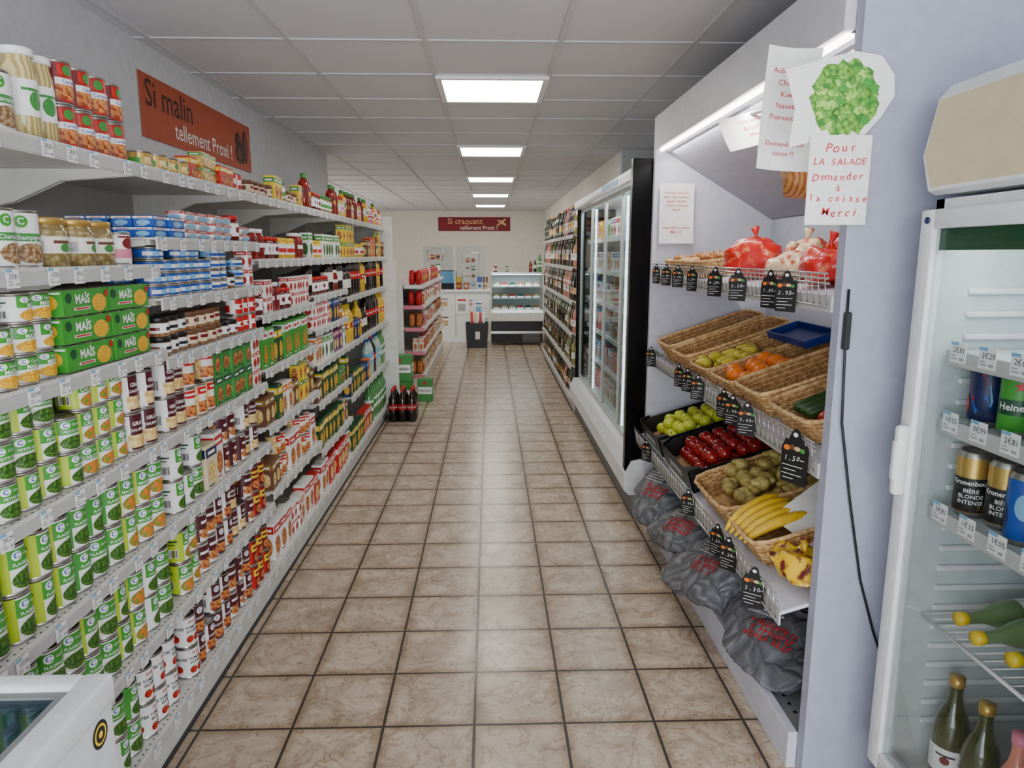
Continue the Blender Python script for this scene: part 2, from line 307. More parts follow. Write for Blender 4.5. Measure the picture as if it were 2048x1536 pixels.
jar('olive','squat beige bean jar',.05,.115,'contolive','gold','cream',[('r',-.03,.03,.055,.062,'brown'),('e',0,.045,.016,.01,'green'),('r',-.1,-.05,.035,.06,'label_grey'),('r',-.095,-.06,.04,.044,'green')],sq=.86,z0=.28,z1=.62)
jar('rillette','green-labelled jar',.04,.075,'contpate','gold','white',[('r',-.04,.04,.03,.05,'green'),('r',-.09,-.05,.02,.045,'green')],sq=.9)
jar('patejar','small brown pâté jar',.034,.06,'contpate','brown','beige',[('r',-.02,.02,.025,.036,'dred'),('r',-.07,-.04,.02,.036,'brown')],sq=.9)
jar('patedk','small terrine jar',.034,.06,'contpate','black','white',[('r',-.02,.02,.02,.03,'inkblack'),('r',-.07,-.04,.02,.03,'dred')],sq=.9)
jar('asp','tall asparagus jar',.034,.19,'contasp','white','white',[('e',0,.08,.016,.02,'green'),('r',-.03,.03,.1,.106,'green')],z0=.25,z1=.65,sq=.85)
jar('sauce','dark red sauce jar',.035,.13,'contsauce','white','dred',[('r',-.03,.03,.05,.07,'white'),('e',-.06,.06,.012,.012,'tomato')],z0=.2,z1=.65)
jar('jam','red-lidded jam jar',.034,.1,'contjam','red','white',[('e',0,.045,.014,.012,'dred'),('e',-.05,.045,.014,.012,'dred')])
jar('greenjar','green-lidded pickle jar',.034,.1,'contolive','green','white',[('r',-.03,.03,.03,.05,'mgreen'),('r',-.07,-.04,.03,.05,'mgreen')])
jar('mustard','yellow condiment jar',.033,.1,'contoil','yellow','white',[('r',-.03,.03,.03,.05,'red')])
def bottle(key,desc,R,h,cont,cap,lab,la=None,neck=.32,nr=.013,z0=.3,z1=.6,name='bottle',cat='bottle',group='bottles on the shelves',n=16,base=None):
    s=1-neck
    pr=[(0,.004),(R*.85,0),(R,.006),(R,h*s*.55),(R*.97,h*s*.6),(R,h*s*.65),(R,h*s),(R*.8,h*(s+neck*.25)),(R*.45,h*(s+neck*.5)),(nr,h*(s+neck*.68)),(nr,h-.022)]
    b=MB().lathe(pr,cont,n=n)
    c=MB().lathe([(nr+.001,h-.024),(nr+.002,h-.022),(nr+.002,h-.001),(0,h)],cap,n=12)
    a=MB(); N=18; r=R+.0005
    for i in range(N):
        a0=-PI+2*PI*i/N; a1=a0+2*PI/N
        a.add([(r*math.sin(q),-r*math.cos(q),z) for z in (h*z0,h*z1) for q in (a0,a1)],[(0,1,3,2)],lab,True)
    if la: a.art(la,cyl(R),e0=.0008)
    reg(key,name,cat,desc,[(name,b),('cap',c),('paper_label',a)],2*R+.004,2*R+.004,h,group)
bottle('oil','yellow cooking oil bottle',.04,.27,'contoil','yellow','yellow',[('r',-.03,.03,.1,.14,'red'),('e',0,.12,.014,.012,'white')])
bottle('cola','red-labelled cola bottle',.042,.31,'cola','red','red',[('t','Coca-Cola',-.02,.14,.026,.02,'white'),('t','Coca-Cola',-.1,.14,.024,.02,'white')],z0=.36,z1=.54)
bottle('water','clear water bottle',.04,.3,'contwater','blue','lblue',[('r',-.03,.03,.12,.14,'white')])
bottle('waterg','green sparkling water bottle',.04,.3,'contgreen','green','white',[('r',-.03,.03,.12,.16,'green')])
bottle('ketch','tomato sauce bottle',.03,.19,'contsauce','green','dred',[('e',0,.08,.014,.014,'yellow')],nr=.012)
bottle('vin','dark vinegar bottle',.03,.2,'cola','black','cream',None,nr=.011)
bottle('spice','slim white seasoning bottle',.022,.14,'creamy','red','white',[('r',-.02,.02,.05,.07,'pink')],nr=.012)
bottle('spice2','slim pink seasoning bottle',.022,.13,'pink','white','white',[('r',-.02,.02,.05,.07,'red')],nr=.012)
bottle('dress','salad dressing bottle',.03,.19,'contoil','green','white',[('r',-.02,.02,.07,.1,'green')],nr=.012)
WG='wine bottles on the right racks'
for k,dsc,c,cp,lb in [('w1','dark red wine bottle','winered','dred','tan'),('w2','green white-labelled wine bottle','winegreen','gold','white'),('w3','rosé wine bottle','winerose','pink','white'),('w4','black-labelled dark bottle','winegreen','black','black'),('w5','gold-labelled dark bottle','winered','gold','gold'),('w6','white wine bottle','winewhite','green','cream')]:
    bottle(k,dsc,.038,.3,c,cp,lb,[('r',-.02,.02,.11,.115,'inkblack'),('e',0,.1,.01,.01,'dred')],neck=.45,z0=.22,z1=.43,nr=.014,name='wine_bottle',group=WG,n=14)
def pbox(key,desc,w,d,h,base,acc,food,txt=None,name='food_box',cat='box',bev=.0015,extra=None,group='food boxes on the shelves'):
    b=MB().box(-w/2,w/2,-d/2,d/2,0,h,base,bev)
    def A(W):
        return [('r',-W*.5,W*.5,h*.72,h*.92,acc),('r',-W*.32,W*.32,h*.78,h*.85,'white' if acc!='white' else 'red'),('e',0,h*.36,W*.36,h*.24,food),('r',-W*.4,W*.1,h*.06,h*.09,acc)]
    b.art(A(w*.96),front(d)); b.art(A(d*.94),lefts(w)); b.art(A(d*.94),rights(w))
    reg(key,name,cat,desc,[(name,b)],w+.003,d+.002,h,group)
pbox('greenbox','green vegetable packet',.07,.05,.11,'green','dgreen','stew')
pbox('soup','green soup carton',.075,.06,.18,'mgreen','white','carrots')
pbox('soup2','dark green carton',.08,.05,.16,'dgreen','yellow','corn')
pbox('redbox','red food box',.11,.06,.17,'red','white','creamy')
pbox('redwhite','white-red food box',.09,.06,.18,'white','red','stew')
pbox('bluebox','blue pasta packet',.08,.06,.15,'navy','blue','corn')
pbox('yellowbox','yellow food box',.075,.05,.11,'yellow','green','stew')
pbox('orangebox','orange food packet',.09,.06,.16,'orange','red','creamy')
pbox('beigebox','beige card box',.09,.08,.16,'beige','navy','creamy')
pbox('whitered','small white-red carton',.055,.055,.074,'white','red','tomato')
pbox('purple','purple snack packet',.09,.06,.14,'purple','pink','creamy')
pbox('pinkbox','pink biscuit box',.13,.08,.12,'pink','red','creamy')
pbox('brownbox','brown biscuit box',.13,.08,.12,'beige','brown','stew')
pbox('darkbox','dark brown food box',.07,.06,.13,'brown','gold','creamy')
pbox('whitegreen','white-green food box',.075,.05,.14,'white','mgreen','peas')
pbox('creambox','cream food box',.08,.06,.15,'cream','orange','stew')
pbox('sachet','red-yellow sachet box',.07,.05,.075,'red','yellow','stew')
pbox('goldbox','small gold packet',.08,.05,.05,'gold','green','creamy')
pbox('ovalred','oval red-white tin',.11,.06,.03,'white','red','lblue',name='fish_tin',cat='can',bev=.012)
pbox('blueflat','blue fish box',.1,.06,.032,'blue','white','lblue',name='fish_box',bev=.002)
def mais():
    w,d,h=.205,.07,.066
    b=MB(); 
    for i in (-1,0,1): b.lathe([(0,.001),(.031,0),(.032,.002),(.032,h-.004),(.033,h-.002),(.031,h),(.029,h-.003),(0,h-.003)],'metal',cx=i*.066,n=20)
    s=MB(); s.box(-w/2+.003,w/2-.003,-d/2,-d/2+.0012,.003,h-.003,'mgreen'); s.box(-w/2+.003,w/2-.003,-d/2,d/2,h-.0035,h-.002,'mgreen'); s.box(-w/2,-w/2+.0012,-d/2,d/2,.003,h-.003,'mgreen')
    s.art([('e',.055,.028,.034,.022,'corn'),('t','MAÏS',-.02,.04,.03,.03,'white'),('r',-.06,.01,.015,.022,'white'),('r',-.055,.005,.0165,.0205,'red'),('e',-.08,.045,.012,.012,'dgreen'),('e',.09,.05,.009,.009,'red')],front(d))
    s.art([('e',0,.035,.022,.018,'corn'),('r',-.03,.03,.055,.06,'white')],lefts(w))
    reg('mais','can_multipack','can pack','sweetcorn three-can pack',[('can_multipack',b),('card_sleeve',s)],w+.004,d,h,'sweetcorn packs on the nearest bay')
mais()
def pillow(w,d,h,m,seed=0,amp=.012,nu=26,nv=14,fr=14,e=.55,amp2=0):
    vs=[];fs=[]
    sg=lambda v,p:math.copysign(abs(v)**p,v)
    for j in range(nv+1):
        ph=-PI/2+PI*j/nv
        for i in range(nu):
            th=2*PI*i/nu
            v=Vector((w/2*sg(math.cos(ph),e)*sg(math.cos(th),e),d/2*sg(math.cos(ph),e)*sg(math.sin(th),e),h/2*sg(math.sin(ph),.8)))
            sd=Vector((seed*7.1,seed*3.3,0))
            n=noise.noise_vector(v*fr+sd)*amp
            if amp2:
                q=v+noise.noise_vector(v*8+sd)*.03
                d1,_p=noise.voronoi(q*11+sd); d2,_p=noise.voronoi(Vector((q.x*22,q.y*15,q.z*20))-sd)
                n+=v.normalized()*(amp2*((d1[1]-d1[0])*1.3-.5)+amp2*.4*((d2[1]-d2[0])-.4))
            v+=n; vs.append((v.x,v.y,max(v.z+h/2,0)))
    for j in range(nv):
        for i in range(nu): fs.append((j*nu+i,j*nu+(i+1)%nu,(j+1)*nu+(i+1)%nu,(j+1)*nu+i))
    return MB().add(vs,fs,m,True)
for k,dsc,m,ms in [('bagred','red snack bag','red','yellow'),('bagbeige','beige bread bag','tan','white'),('bagwhite','white snack bag','white','red'),('bagbrown','brown biscuit bag','stew','brown')]:
    b=pillow(.13,.07,.17,m,len(k),.006); b.art([('e',0,.08,.035,.03,ms)],front(.076),e0=.004)
    reg(k,'food_bag','bag',dsc,[('food_bag',b)],.135,.08,.17,'snack bags on the low gondola')
for k,dsc,ba,ac in [('c1','white dairy carton','white','blue'),('c2','pale blue dairy pack','lblue','white'),('c3','yellow cheese pack','corn','yellow'),('c4','red-white chilled pack','white','red'),('c5','green yoghurt pack','mgreen','white'),('c6','pink ham pack','pink','red'),('c7','dark chilled pack','navy','red')]:
    pbox(k,dsc,.1,.08,.15,ba,ac,'stew',name='chilled_pack',cat='dairy pack',group='chilled packs in the glass door cooler')
TAGS=[]
for t in ['2€81','1€15','3€29','1€05','2€65','0€99','3€81']:
    b=MB().box(-.02,.02,-.001,0,-.034,.004,'paper'); b.art([('r',-.02,.0,-.002,.004,'lblue'),('t',t,.003,-.011,.0145,.0,'inkgrey'),('r',-.016,.0,-.028,-.0255,'label_grey'),('r',-.016,-.004,-.022,-.02,'label_grey'),('r',.006,.016,-.029,-.024,'label_grey')],pl(lambda a,h,e:(a,-.001-e,h)),e0=.0003)
    TAGS.append(b.mesh('price_tag'))
# ---------------------------------------------------------------- placing products
_o=['first','second','third','fourth','fifth','sixth','seventh','eighth','ninth','tenth','eleventh','twelfth','thirteenth','fourteenth','fifteenth','sixteenth','seventeenth','eighteenth','nineteenth']
def ordn(i):
    if i<19: return _o[i]
    t=['twentieth','thirtieth','fortieth','fiftieth']; q=['twenty','thirty','forty','fifty']
    n=i+1; return t[n//10-2] if n%10==0 else q[n//10-2]+'-'+_o[n%10-1]
def tier(j,n):
    if n==1: return ''
    if j==0: return ' at stack bottom'
    if j==n-1: return ' at stack top'
    return ' mid-stack' if n==3 else ' '+['','second','third','fourth','fifth'][j]+' up'
def place(key,x,y,z,rz,label,group=None,desc=None):
    p=P[key]; r=None
    for n,me in p['parts']:
        o=bpy.data.objects.new(n,me); COL.objects.link(o)
        if r is None: r=o; o.location=(x,y,z); o.rotation_euler=(0,0,rz)
        else: o.parent=r
    tag(r,label,p['cat'],group or p['group']); return r
REAR=[]
def fill(xf,face,y0,y1,z,segs,shelf,where,jit=.35,group=None,gap=.0015,i0=0,setb=.01,clear=9,rear=0,drop=.13):
    y=y0+.012; idx=i0
    for sg in segs:
        key=sg[0]
        if key=='gap': y+=sg[1]; continue
        p=P[key]; n=sg[1]; st=sg[2]; rows=sg[3] if len(sg)>3 else 1
        c=0
        while (n==0 or c<n) and y+p['w']<=y1-.004:
            s=st if random.random()>drop or c==0 else max(1,st-1)
            s=min(s,max(1,int(clear/p['h'])))
            box=p['name'] not in('tin_can','glass_jar','bottle','wine_bottle','fish_tin','small_tin') or key=='ovalred'
            for k in range(rows):
                dx=setb+random.random()*.014+p['d']/2+k*(p['d']+.003)
                for j in range(s):
                    rz=(PI/2 if face>0 else -PI/2)+(random.uniform(-.05,.05) if box else random.uniform(-jit,jit))
                    lab=f"{p['desc']}, {ordn(idx)} along{tier(j,s)}, {shelf} shelf, {where}"+(' back row' if k else '')
                    place(key,xf-face*(dx+(random.uniform(-.002,.002))),y+p['w']/2,z+j*(p['h']+.0003),rz,lab,group)
            if rear and p['name']=='tin_can':
                for k in range(1,rear+1): REAR.append((xf-face*(.028+p['d']/2+k*(p['d']+.004)),y+p['w']/2,z,p['w']/2-.0015,p['h']*min(st,max(1,int(clear/p['h']))),p['h'],p['col']))
            y+=p['w']+gap+random.random()*.0015; c+=1; idx+=1
        if y>=y1-.02: break
    return idx
# ---------------------------------------------------------------- setting
H=2.48
struct('floor',MB().box(-3.7,2.7,-1.8,15.8,-.1,0,'floor'))
c=MB(); c.box(-3.7,2.7,-1.8,15.8,H,H+.1,'ctile')
x=-.28-6*.6
while x<2.7: c.box(max(x,-3.7)-.012,x+.012,-1.8,15.8,H-.006,H+.001,'cbar'); x+=.6
y=3.94-9*.6
while y<15.8: c.box(-3.7,2.7,y-.012,y+.012,H-.0055,H+.001,'cbar'); y+=.6
struct('ceiling',c)
struct('wall_left',MB().box(-1.65,-1.545,-1.8,7.05,0,H,'walll'))
struct('wall_left_rear',MB().box(-3.8,-3.7,7.05,15.8,0,H,'wallback'))
struct('wall_left_return',MB().box(-3.7,-1.65,6.95,7.05,0,H,'walll'))
struct('wall_back',MB().box(-3.8,1.3,15.7,15.8,0,H,'wallback'))
struct('wall_right_rear',MB().box(1.2,1.3,6.7,15.7,0,H,'wallback'))
struct('wall_right_step',MB().box(1.2,1.7,6.6,6.7,0,H,'walll'))
struct('wall_right',MB().box(1.6,1.7,1.9,6.6,0,H,'walll'))
struct('wall_right_near',MB().box(.93,2.7,1.85,1.89,0,H,'wallr'))
struct('wall_right_front',MB().box(2.6,2.7,-1.8,1.85,0,H,'wallr'))
for i,yy in enumerate([3.94,6.34,8.74,11.14,13.54]):
    nm=['nearest','second','third','fourth','farthest'][i]
    e=empty('ceiling_light',(.02,yy+.3,H-.02),f'square recessed ceiling light panel, {nm} from the camera along the aisle','ceiling light','square ceiling light panels')
    m=MB(); 
    for a in ((-.3,.3,-.3,-.27),(-.3,.3,.27,.3),(-.3,-.27,-.27,.27),(.27,.3,-.27,.27)): m.box(*a,-.002,.018,'white')
    put(m,'frame',e); put(MB().box(-.27,.27,-.27,.27,.002,.01,'led'),'diffuser',e)
def banner(loc,rz,w,h,bm,art,label):
    b=MB().box(-w/2,w/2,-.002,.002,-h/2,h/2,bm); b.art(art,pl(lambda a,hh,e:(a,-.002-e,hh)),e0=.0006)
    put(b,'wall_banner',loc=loc,rot=(0,0,rz),label=label,cat='banner')
sq=[('e',.53,-.045,.09,.065,'bmid'),('e',.5,.03,.05,.045,'btxtd'),('e',.62,.0,.045,.1,'btxtd'),('p',[(.46,-.09),(.58,-.1),(.6,-.02),(.54,.03),(.47,-.01)],'btxtd'),('p',[(.48,-.07),(.54,-.08),(.55,-.03),(.5,-.01)],'bmid'),('p',[(.6,-.07),(.64,-.06),(.645,.06),(.615,.08)],'bmid'),('p',[(.485,.03),(.52,.02),(.53,.05),(.5,.06)],'bmid')]
banner((-1.54,4.065,2.21),PI/2,1.45,.28,'banner1',[('t','Si malin',-.42,.055,.17,.006,'btxtd'),('t','tellement Proxi !',.0,-.065,.115,.002,'paper')]+sq,'long rust coloured banner high on the left wall above the shelves')
banner((-.33,15.695,2.2),0,1.56,.3,'banner2',[('t','Si craquant',-.2,.055,.17,.004,'btxt'),('t','tellement Proxi !',.1,-.08,.12,.002,'paper'),('p',[(.48,-.02),(.52,-.04),(.7,.1),(.66,.12)],'tan'),('p',[(.5,.07),(.52,.1),(.7,.0),(.67,-.04)],'tan'),('e',.6,.05,.05,.03,'btxt')],'dark red banner on the far back wall above the counter')
# ---------------------------------------------------------------- left shelving
XF=-.98
SN=lambda i,n:'bottom' if i==0 else('top' if i==n-1 else ['','second lowest','third lowest','fourth lowest','fifth lowest','sixth lowest','seventh lowest'][i])
def bay(y0,y1,zs,label,xf,face,depth,ntag,group,ztop,endp=None):
    e=empty('shelving_bay',(xf,(y0+y1)/2,0),label,'shelving',group)
    L=(y1-y0)/2; s=-face
    put(MB().box(s*depth,s*(depth-.02),-L,L,0,ztop,'backp'),'back_panel',e)
    for q in (-1,1): put(MB().box(s*depth,s*(depth-.04),q*L-(.015 if q>0 else 0),q*L+(.015 if q<0 else 0),0,ztop+.02,'shelfw'),'upright',e)
    put(MB().box(s*.03,s*(depth-.04),-L,L,0,zs[0]-.03,'shelfw').box(s*.03,s*.02,-L,L,0,.01,'dark'),'plinth',e)
    for i,z in enumerate(zs):
        b=MB(); b.box(s*.004,s*(depth-.02),-L+.002,L-.002,z-.006,z,'shelfw'); b.box(0,s*.005,-L+.001,L-.001,z-.036,z+.003,'shelfw',.001)
        b.box(face*.004,0,-L+.001,L-.001,z-.033,z-.007,'rail'); b.box(s*.03,s*.05,-L+.02,L-.02,z-.022,z-.006,'shelfw')
        if ntag>7:
            for k in range(int(2*L/.022)-1): 
                yy=-L+.02+k*.022
                if yy<L-.02: b.box(s*.012,s*.016,yy,yy+.005,z,z+.0004,'dark')
        sh=put(b,'shelf',e)
        if i:
            for q in (-1,1):
                w=.003; yy=q*(L-.01)
                put(MB().prism([(s*(depth-.03),z-.12),(s*(depth-.03),z-.007),(s*.04,z-.007),(s*.04,z-.025),(s*.25,z-.04),(s*(depth*.75),z-.1)],'y',yy-w,yy+w,'shelfw'),'bracket',sh)
        for j in range(ntag):
            yy=-L+2*L*(j+.5)/ntag+random.uniform(-.03,.03)
            ob('price_tag',random.choice(TAGS),sh,(face*.0055,yy,z-.004),(0,0,PI/2 if face>0 else -PI/2))
    if endp: put(MB().prism([(s*depth,0),(face*.09,0),(face*.09,1.5),(face*.06,1.5),(face*.06,1.9),(s*depth,1.9)],'y',L+.002,L+.03,'white'),'end_panel',e)
    return e
BY=[1.22,2.15,3.08,4.0,4.93,5.86,6.79]
ZS=[[.15,.45,.73,1.0,1.27,1.52,1.80],[.15,.45,.73,1.0,1.24,1.42,1.60,1.80],[.15,.49,.79,1.05,1.29,1.53,1.80],[.15,.42,.70,.93,1.13,1.32,1.53,1.80],[.15,.55,.93,1.26,1.53,1.80],[.15,.55,.93,1.26,1.53,1.80]]
BN=['nearest','second','third','fourth','fifth','farthest']
for i in range(6):
    bay(BY[i],BY[i+1],ZS[i],f'white metal shelving bay, {BN[i]} along the left wall' ,XF,1,.52,[8,8,7,6,5,5][i],'shelving bays along the left wall',1.86,endp=(i==5))
F={}
F[0]=[[('flag',5,2),('haricot',2,2),('flag2',1,2),('tomates',0,2)],[('haricot',3,2),('flag2',2,2),('flag',3,2),('macedoine',1,2),('haricot',0,2)],[('flag',5,2),('flag2',3,2),('macedoine',0,2)],[('pois',6,3),('carotte',3,3),('gratin',0,2)],
 [('gap',.12),('smallgreen',4,3),('mais',2,3),('rillette',0,2)],[('gap',.14),('bigcan',3,1),('olive',3,1),('pinkcan',0,1)],[('gap',.2),('eloi',1,1),('bigcan',1,1),('asp',2,1),('redcan',0,2)]]
F[1]=[[('tomates',1,2),('cassoulet',4,2),('cassbig',2,2),('cassoulet',1,2),('redsm',0,2)],[('macedoine',2,2),('cassbig',2,2),('cassoulet',2,2),('gratin',2,2),('cassbig',1,2),('redsm',0,2)],[('haricot',3,2),('beigebox',1,1),('redwhite',1,1),('cassbig',3,2),('gratin',2,2),('cassoulet',0,2)],
 [('gratin',2,2),('ravioli',3,2),('greenbox',5,2),('whitered',0,3)],[('patedk',3,2),('patejar',4,2),('patedk',2,1),('colasm',0,2)],[('tuna',5,4,2),('tunaw',2,4),('patedk',1,1),('tunaw',1,3),('whitered',0,2)],[('blueflat',2,2,4),('ovalred',4,3),('jam',1,1),('ovalred',0,2)],[('goldtin',4,1,2),('sachet',1,1),('goldbox',2,2),('sachet',2,1),('colasm',0,1)]]
F[2]=[['redwhite','redbox','creambox','whitered'],['redsm','beigebox','redwhite','darkbox','ravioli'],['creambox','soup2','darkbox','yellowbox','beigebox'],['soup','soup','soup','soup2','whitegreen'],['whitered','jam','sauce','whitered','redcan'],['sauce','sauce','jam','mustard'],['yellowbox','yellowbox','patejar','greenjar']]
F[3]=[['redbox','soup2','redwhite','whitegreen'],['redwhite','soup2','creambox','darkbox'],['soup2','greenbox','darkbox','soup2'],['bluebox','purple','whitegreen','creambox'],['redcan','whitered','bluebox','orangebox'],['vin','jam','sauce','vin'],['mustard','yellowbox','whitegreen','mustard'],['greenjar','greenjar','ketch','jam']]
F[4]=[['waterg','redbox','soup2','waterg'],['soup2','orangebox','redbox','bluebox'],['oil','oil','bluebox','vin'],['oil','oil','vin','cola'],['yellowbox','mustard','darkbox'],['spice','ketch','dress','spice']]
F[5]=[['water','waterg'],['waterg','cola','water'],['oil','cola','cola'],['oil','cola','cola'],['yellowbox','orangebox','darkbox'],['spice','spice2','dress','spice']]
for i in range(6):
    n=len(ZS[i])
    for j,z in enumerate(ZS[i]):
        cl=(ZS[i][j+1]-z-.012) if j<n-1 else .3
        sg=F[i][j]
        if i>=2: 
            sg=[(random.choice(sg),random.choice((1,2,2,3)),2 if j<n-1 else 1) for _ in range(14)]
            sg=[(k,q,1 if P[k]['name'] in('bottle','glass_jar') or P[k]['h']>.12 else s) for k,q,s in sg]
        fill(XF,1,BY[i]+.012,BY[i+1]-.012,z+.0005,sg,SN(j,n),f'{BN[i]} left bay',clear=cl,rear=2 if i<2 and j<4 else 0)
m=MB()
for (x,y,z,r,ht,h1,colr) in REAR:
    k=round(ht/h1)
    for q in range(k):
        z0=z+q*(h1+.0003); m.lathe([(0,0),(r-.001,0),(r-.001,.005),(r-.001,h1-.005),(r,h1-.001),(r-.002,h1),(r-.003,h1-.004),(0,h1-.004)],['metal','metal',colr,'metal','metal','metal','metal'],n=12,cx=x,cy=y,z=z0)
put(m,'tin_can',label='rear rows of tin cans behind the front stacks, two nearest left bays',cat='cans',kind='stuff')
# ---------------------------------------------------------------- floor stock by the left shelving
def cola_pack():
    e=empty('bottle_pack',(-.83,6.62,0),'shrink-wrapped pack of dark cola bottles with red caps on the floor','bottle pack')
    for i in range(3):
        for j in range(3):
            b=None
            for n,me in P['cola']['parts']:
                o=ob('bottle' if b is None else n,me,b or e)
                if b is None: b=o; o.location=(-.088+i*.088,-.088+j*.088,0); o.rotation_euler=(0,0,.35)
    w=MB(); w.box(-.134,.134,-.134,.134,.001,.19,'plexi',.03,2); put(w,'plastic_wrap',e)
cola_pack()
def beer(x,y,z,w,d,h,label):
    b=MB().box(-w/2,w/2,-d/2,d/2,0,h,'green',.004)
    for mp,W in ((front(d),w),(rights(w),d)):
        b.art([('r',-W*.46,W*.46,h*.34,h*.66,'white'),('t','Heineken',0,h*.5,W*.2,.02,'dgreen'),('p',[((.13 if k%2==0 else .055)*h*math.sin(PI*k/5),h*.83+(.13 if k%2==0 else .055)*h*math.cos(PI*k/5)) for k in range(10)],'red')],mp)
    put(b,'beer_pack',loc=(x,y,z),label=label,cat='beer pack',group='green beer packs on the floor')
beer(-.94,7.25,0,.26,.2,.27,'green beer pack at the bottom of the stack behind the cola bottles')
beer(-.93,7.25,.271,.25,.2,.26,'green beer pack on top of the stack behind the cola bottles')
beer(-.70,7.5,0,.16,.14,.24,'small green beer pack on the floor at the aisle edge, beside its taller stack')
GZ=[.14,.42,.70,.96,1.2]
g=empty('gondola',(-.78,10.1,0),'low white gondola shelving unit standing beyond the left shelving','shelving')
put(MB().box(-.4,-.38,-1.8,1.8,0,1.25,'shelfw'),'back_panel',g)
put(MB().box(-.4,-.23,-1.83,-1.8,0,1.25,'white',.004),'end_panel',g)
put(MB().box(-.38,-.02,-1.8,1.8,0,.1,'shelfw'),'plinth',g)
for z in GZ:
    s=put(MB().box(-.38,0,-1.8,1.8,z-.012,z,'shelfw').box(0,.006,-1.8,1.8,z-.04,z+.003,'white').box(-.22,.006,-1.806,-1.8,z-.04,z+.003,'pink' if z<1 else 'white'),'shelf',g)
    for j in range(14): ob('price_tag',TAGS[j%7],s,(.0075,-1.7+j*.26,z-.004),(0,0,PI/2))
pal=[['brownbox','bagbeige','redwhite','bagbrown'],['redwhite','redbox','brownbox','creambox'],['bagbrown','bagbeige','bagwhite','pinkbox'],['redbox','bagwhite','bagred','redwhite'],['bagred','bagwhite','bagred','bagred']]
for j,z in enumerate(GZ):
    fill(-.78,1,8.33,11.85,z+.0005,[(random.choice(pal[j]),random.choice((1,2)),1,2 if k==0 else 1) for k in range(26)],SN(j,5),'low gondola',clear=.22)
# ---------------------------------------------------------------- right: wine racks
WZ=[.14,.46,.78,1.10,1.43,1.74]
wy=[6.92,8.2,9.48,10.76]
for i in range(3):
    bay(wy[i],wy[i+1],WZ,f'white wine shelving bay on the right beyond the cooler, {["nearest","middle","farthest"][i]} of three',.8,-1,.385,5,'wine shelving bays',1.9)
    for j,z in enumerate(WZ):
        segs=[(random.choice(['w1','w2','w3','w4','w5','w1','w4','w4','w5','w6']),random.choice((1,2)),1) for _ in range(14)]
        fill(.8,-1,wy[i]+.016,wy[i+1]-.016,z+.0005,segs,SN(j,6),f'{["nearest","middle","farthest"][i]} wine bay',gap=.012)
# ---------------------------------------------------------------- glass door cooler row
def cooler():
    e=empty('display_cooler',(.88,5.45,0),'long upright glass door cooler on the right with black end panel','refrigerator')
    L=1.4
    put(MB().prism([(0,.2),(.68,.2),(.68,2.0),(0,2.0),(0,1.97),(.66,1.97),(.66,.26),(0,.26)],'y',-L,L,'fridgein'),'cabinet',e)
    put(MB().box(-.075,.02,-L,L,1.965,2.035,'fridgew',.01,2).box(-.077,-.075,-L+.5,-L+1.1,1.985,2.02,'lblue'),'canopy',e)
    put(MB().prism([(-.09,.3),(-.09,2.07),(.68,2.07),(.68,.2),(-.05,.2)],'y',-L-.05,-L,'blackgloss'),'end_panel',e)
    put(MB().box(-.04,.68,L,L+.045,.2,2.03,'blackgloss',.01),'end_panel',e)
    put(MB().prism([(.0,.36),(-.05,.35),(-.09,.27),(-.09,.17),(-.06,.14),(.3,.14),(.3,.36)],'y',-L-.06,L+.04,'fridgew'),'bumper',e)
    put(MB().box(-.03,.66,-L-.03,L+.03,0,.14,'grey'),'plinth',e)
    for z in (.38,.64,.90,1.16,1.42,1.68):
        s=put(MB().box(.07,.66,-L,L,z-.012,z,'fridgew').box(.062,.07,-L,L,z-.03,z+.006,'white'),'shelf',e)
        for j in range(12): ob('price_tag',TAGS[j%7],s,(.06,-L+.12+j*.235,z-.002),(0,0,-PI/2))
    for k in (1,3): put(MB().box(.025,.04,-L+k*.7-.006,-L+k*.7+.006,.38,1.93,'ledsoft'),'light_tube',e)
    for k in range(4):
        a=-L+.7*k+.006; bb=a+.688
        fr=MB()
        for q in ((a,a+.014,.37,1.965),(bb-.014,bb,.37,1.965),(a+.014,bb-.014,.37,.395),(a+.014,bb-.014,1.94,1.965)): fr.box(-.008,.012,q[0],q[1],q[2],q[3],'rail')
        d=put(fr,'door',e); put(MB().box(0,.005,a+.014,bb-.014,.395,1.94,'glassf'),'glass_pane',d)
    for j,z in enumerate((.38,.64,.90,1.16,1.42,1.68)):
        fill(.945,-1,4.07,6.83,z+.0005,[(random.choice(['c1','c2','c3','c4','c5','c6','c1','c4']),random.choice((1,2,3)),1) for _ in range(20)],SN(j,6),'glass door cooler',gap=.008,clear=.24)
cooler()
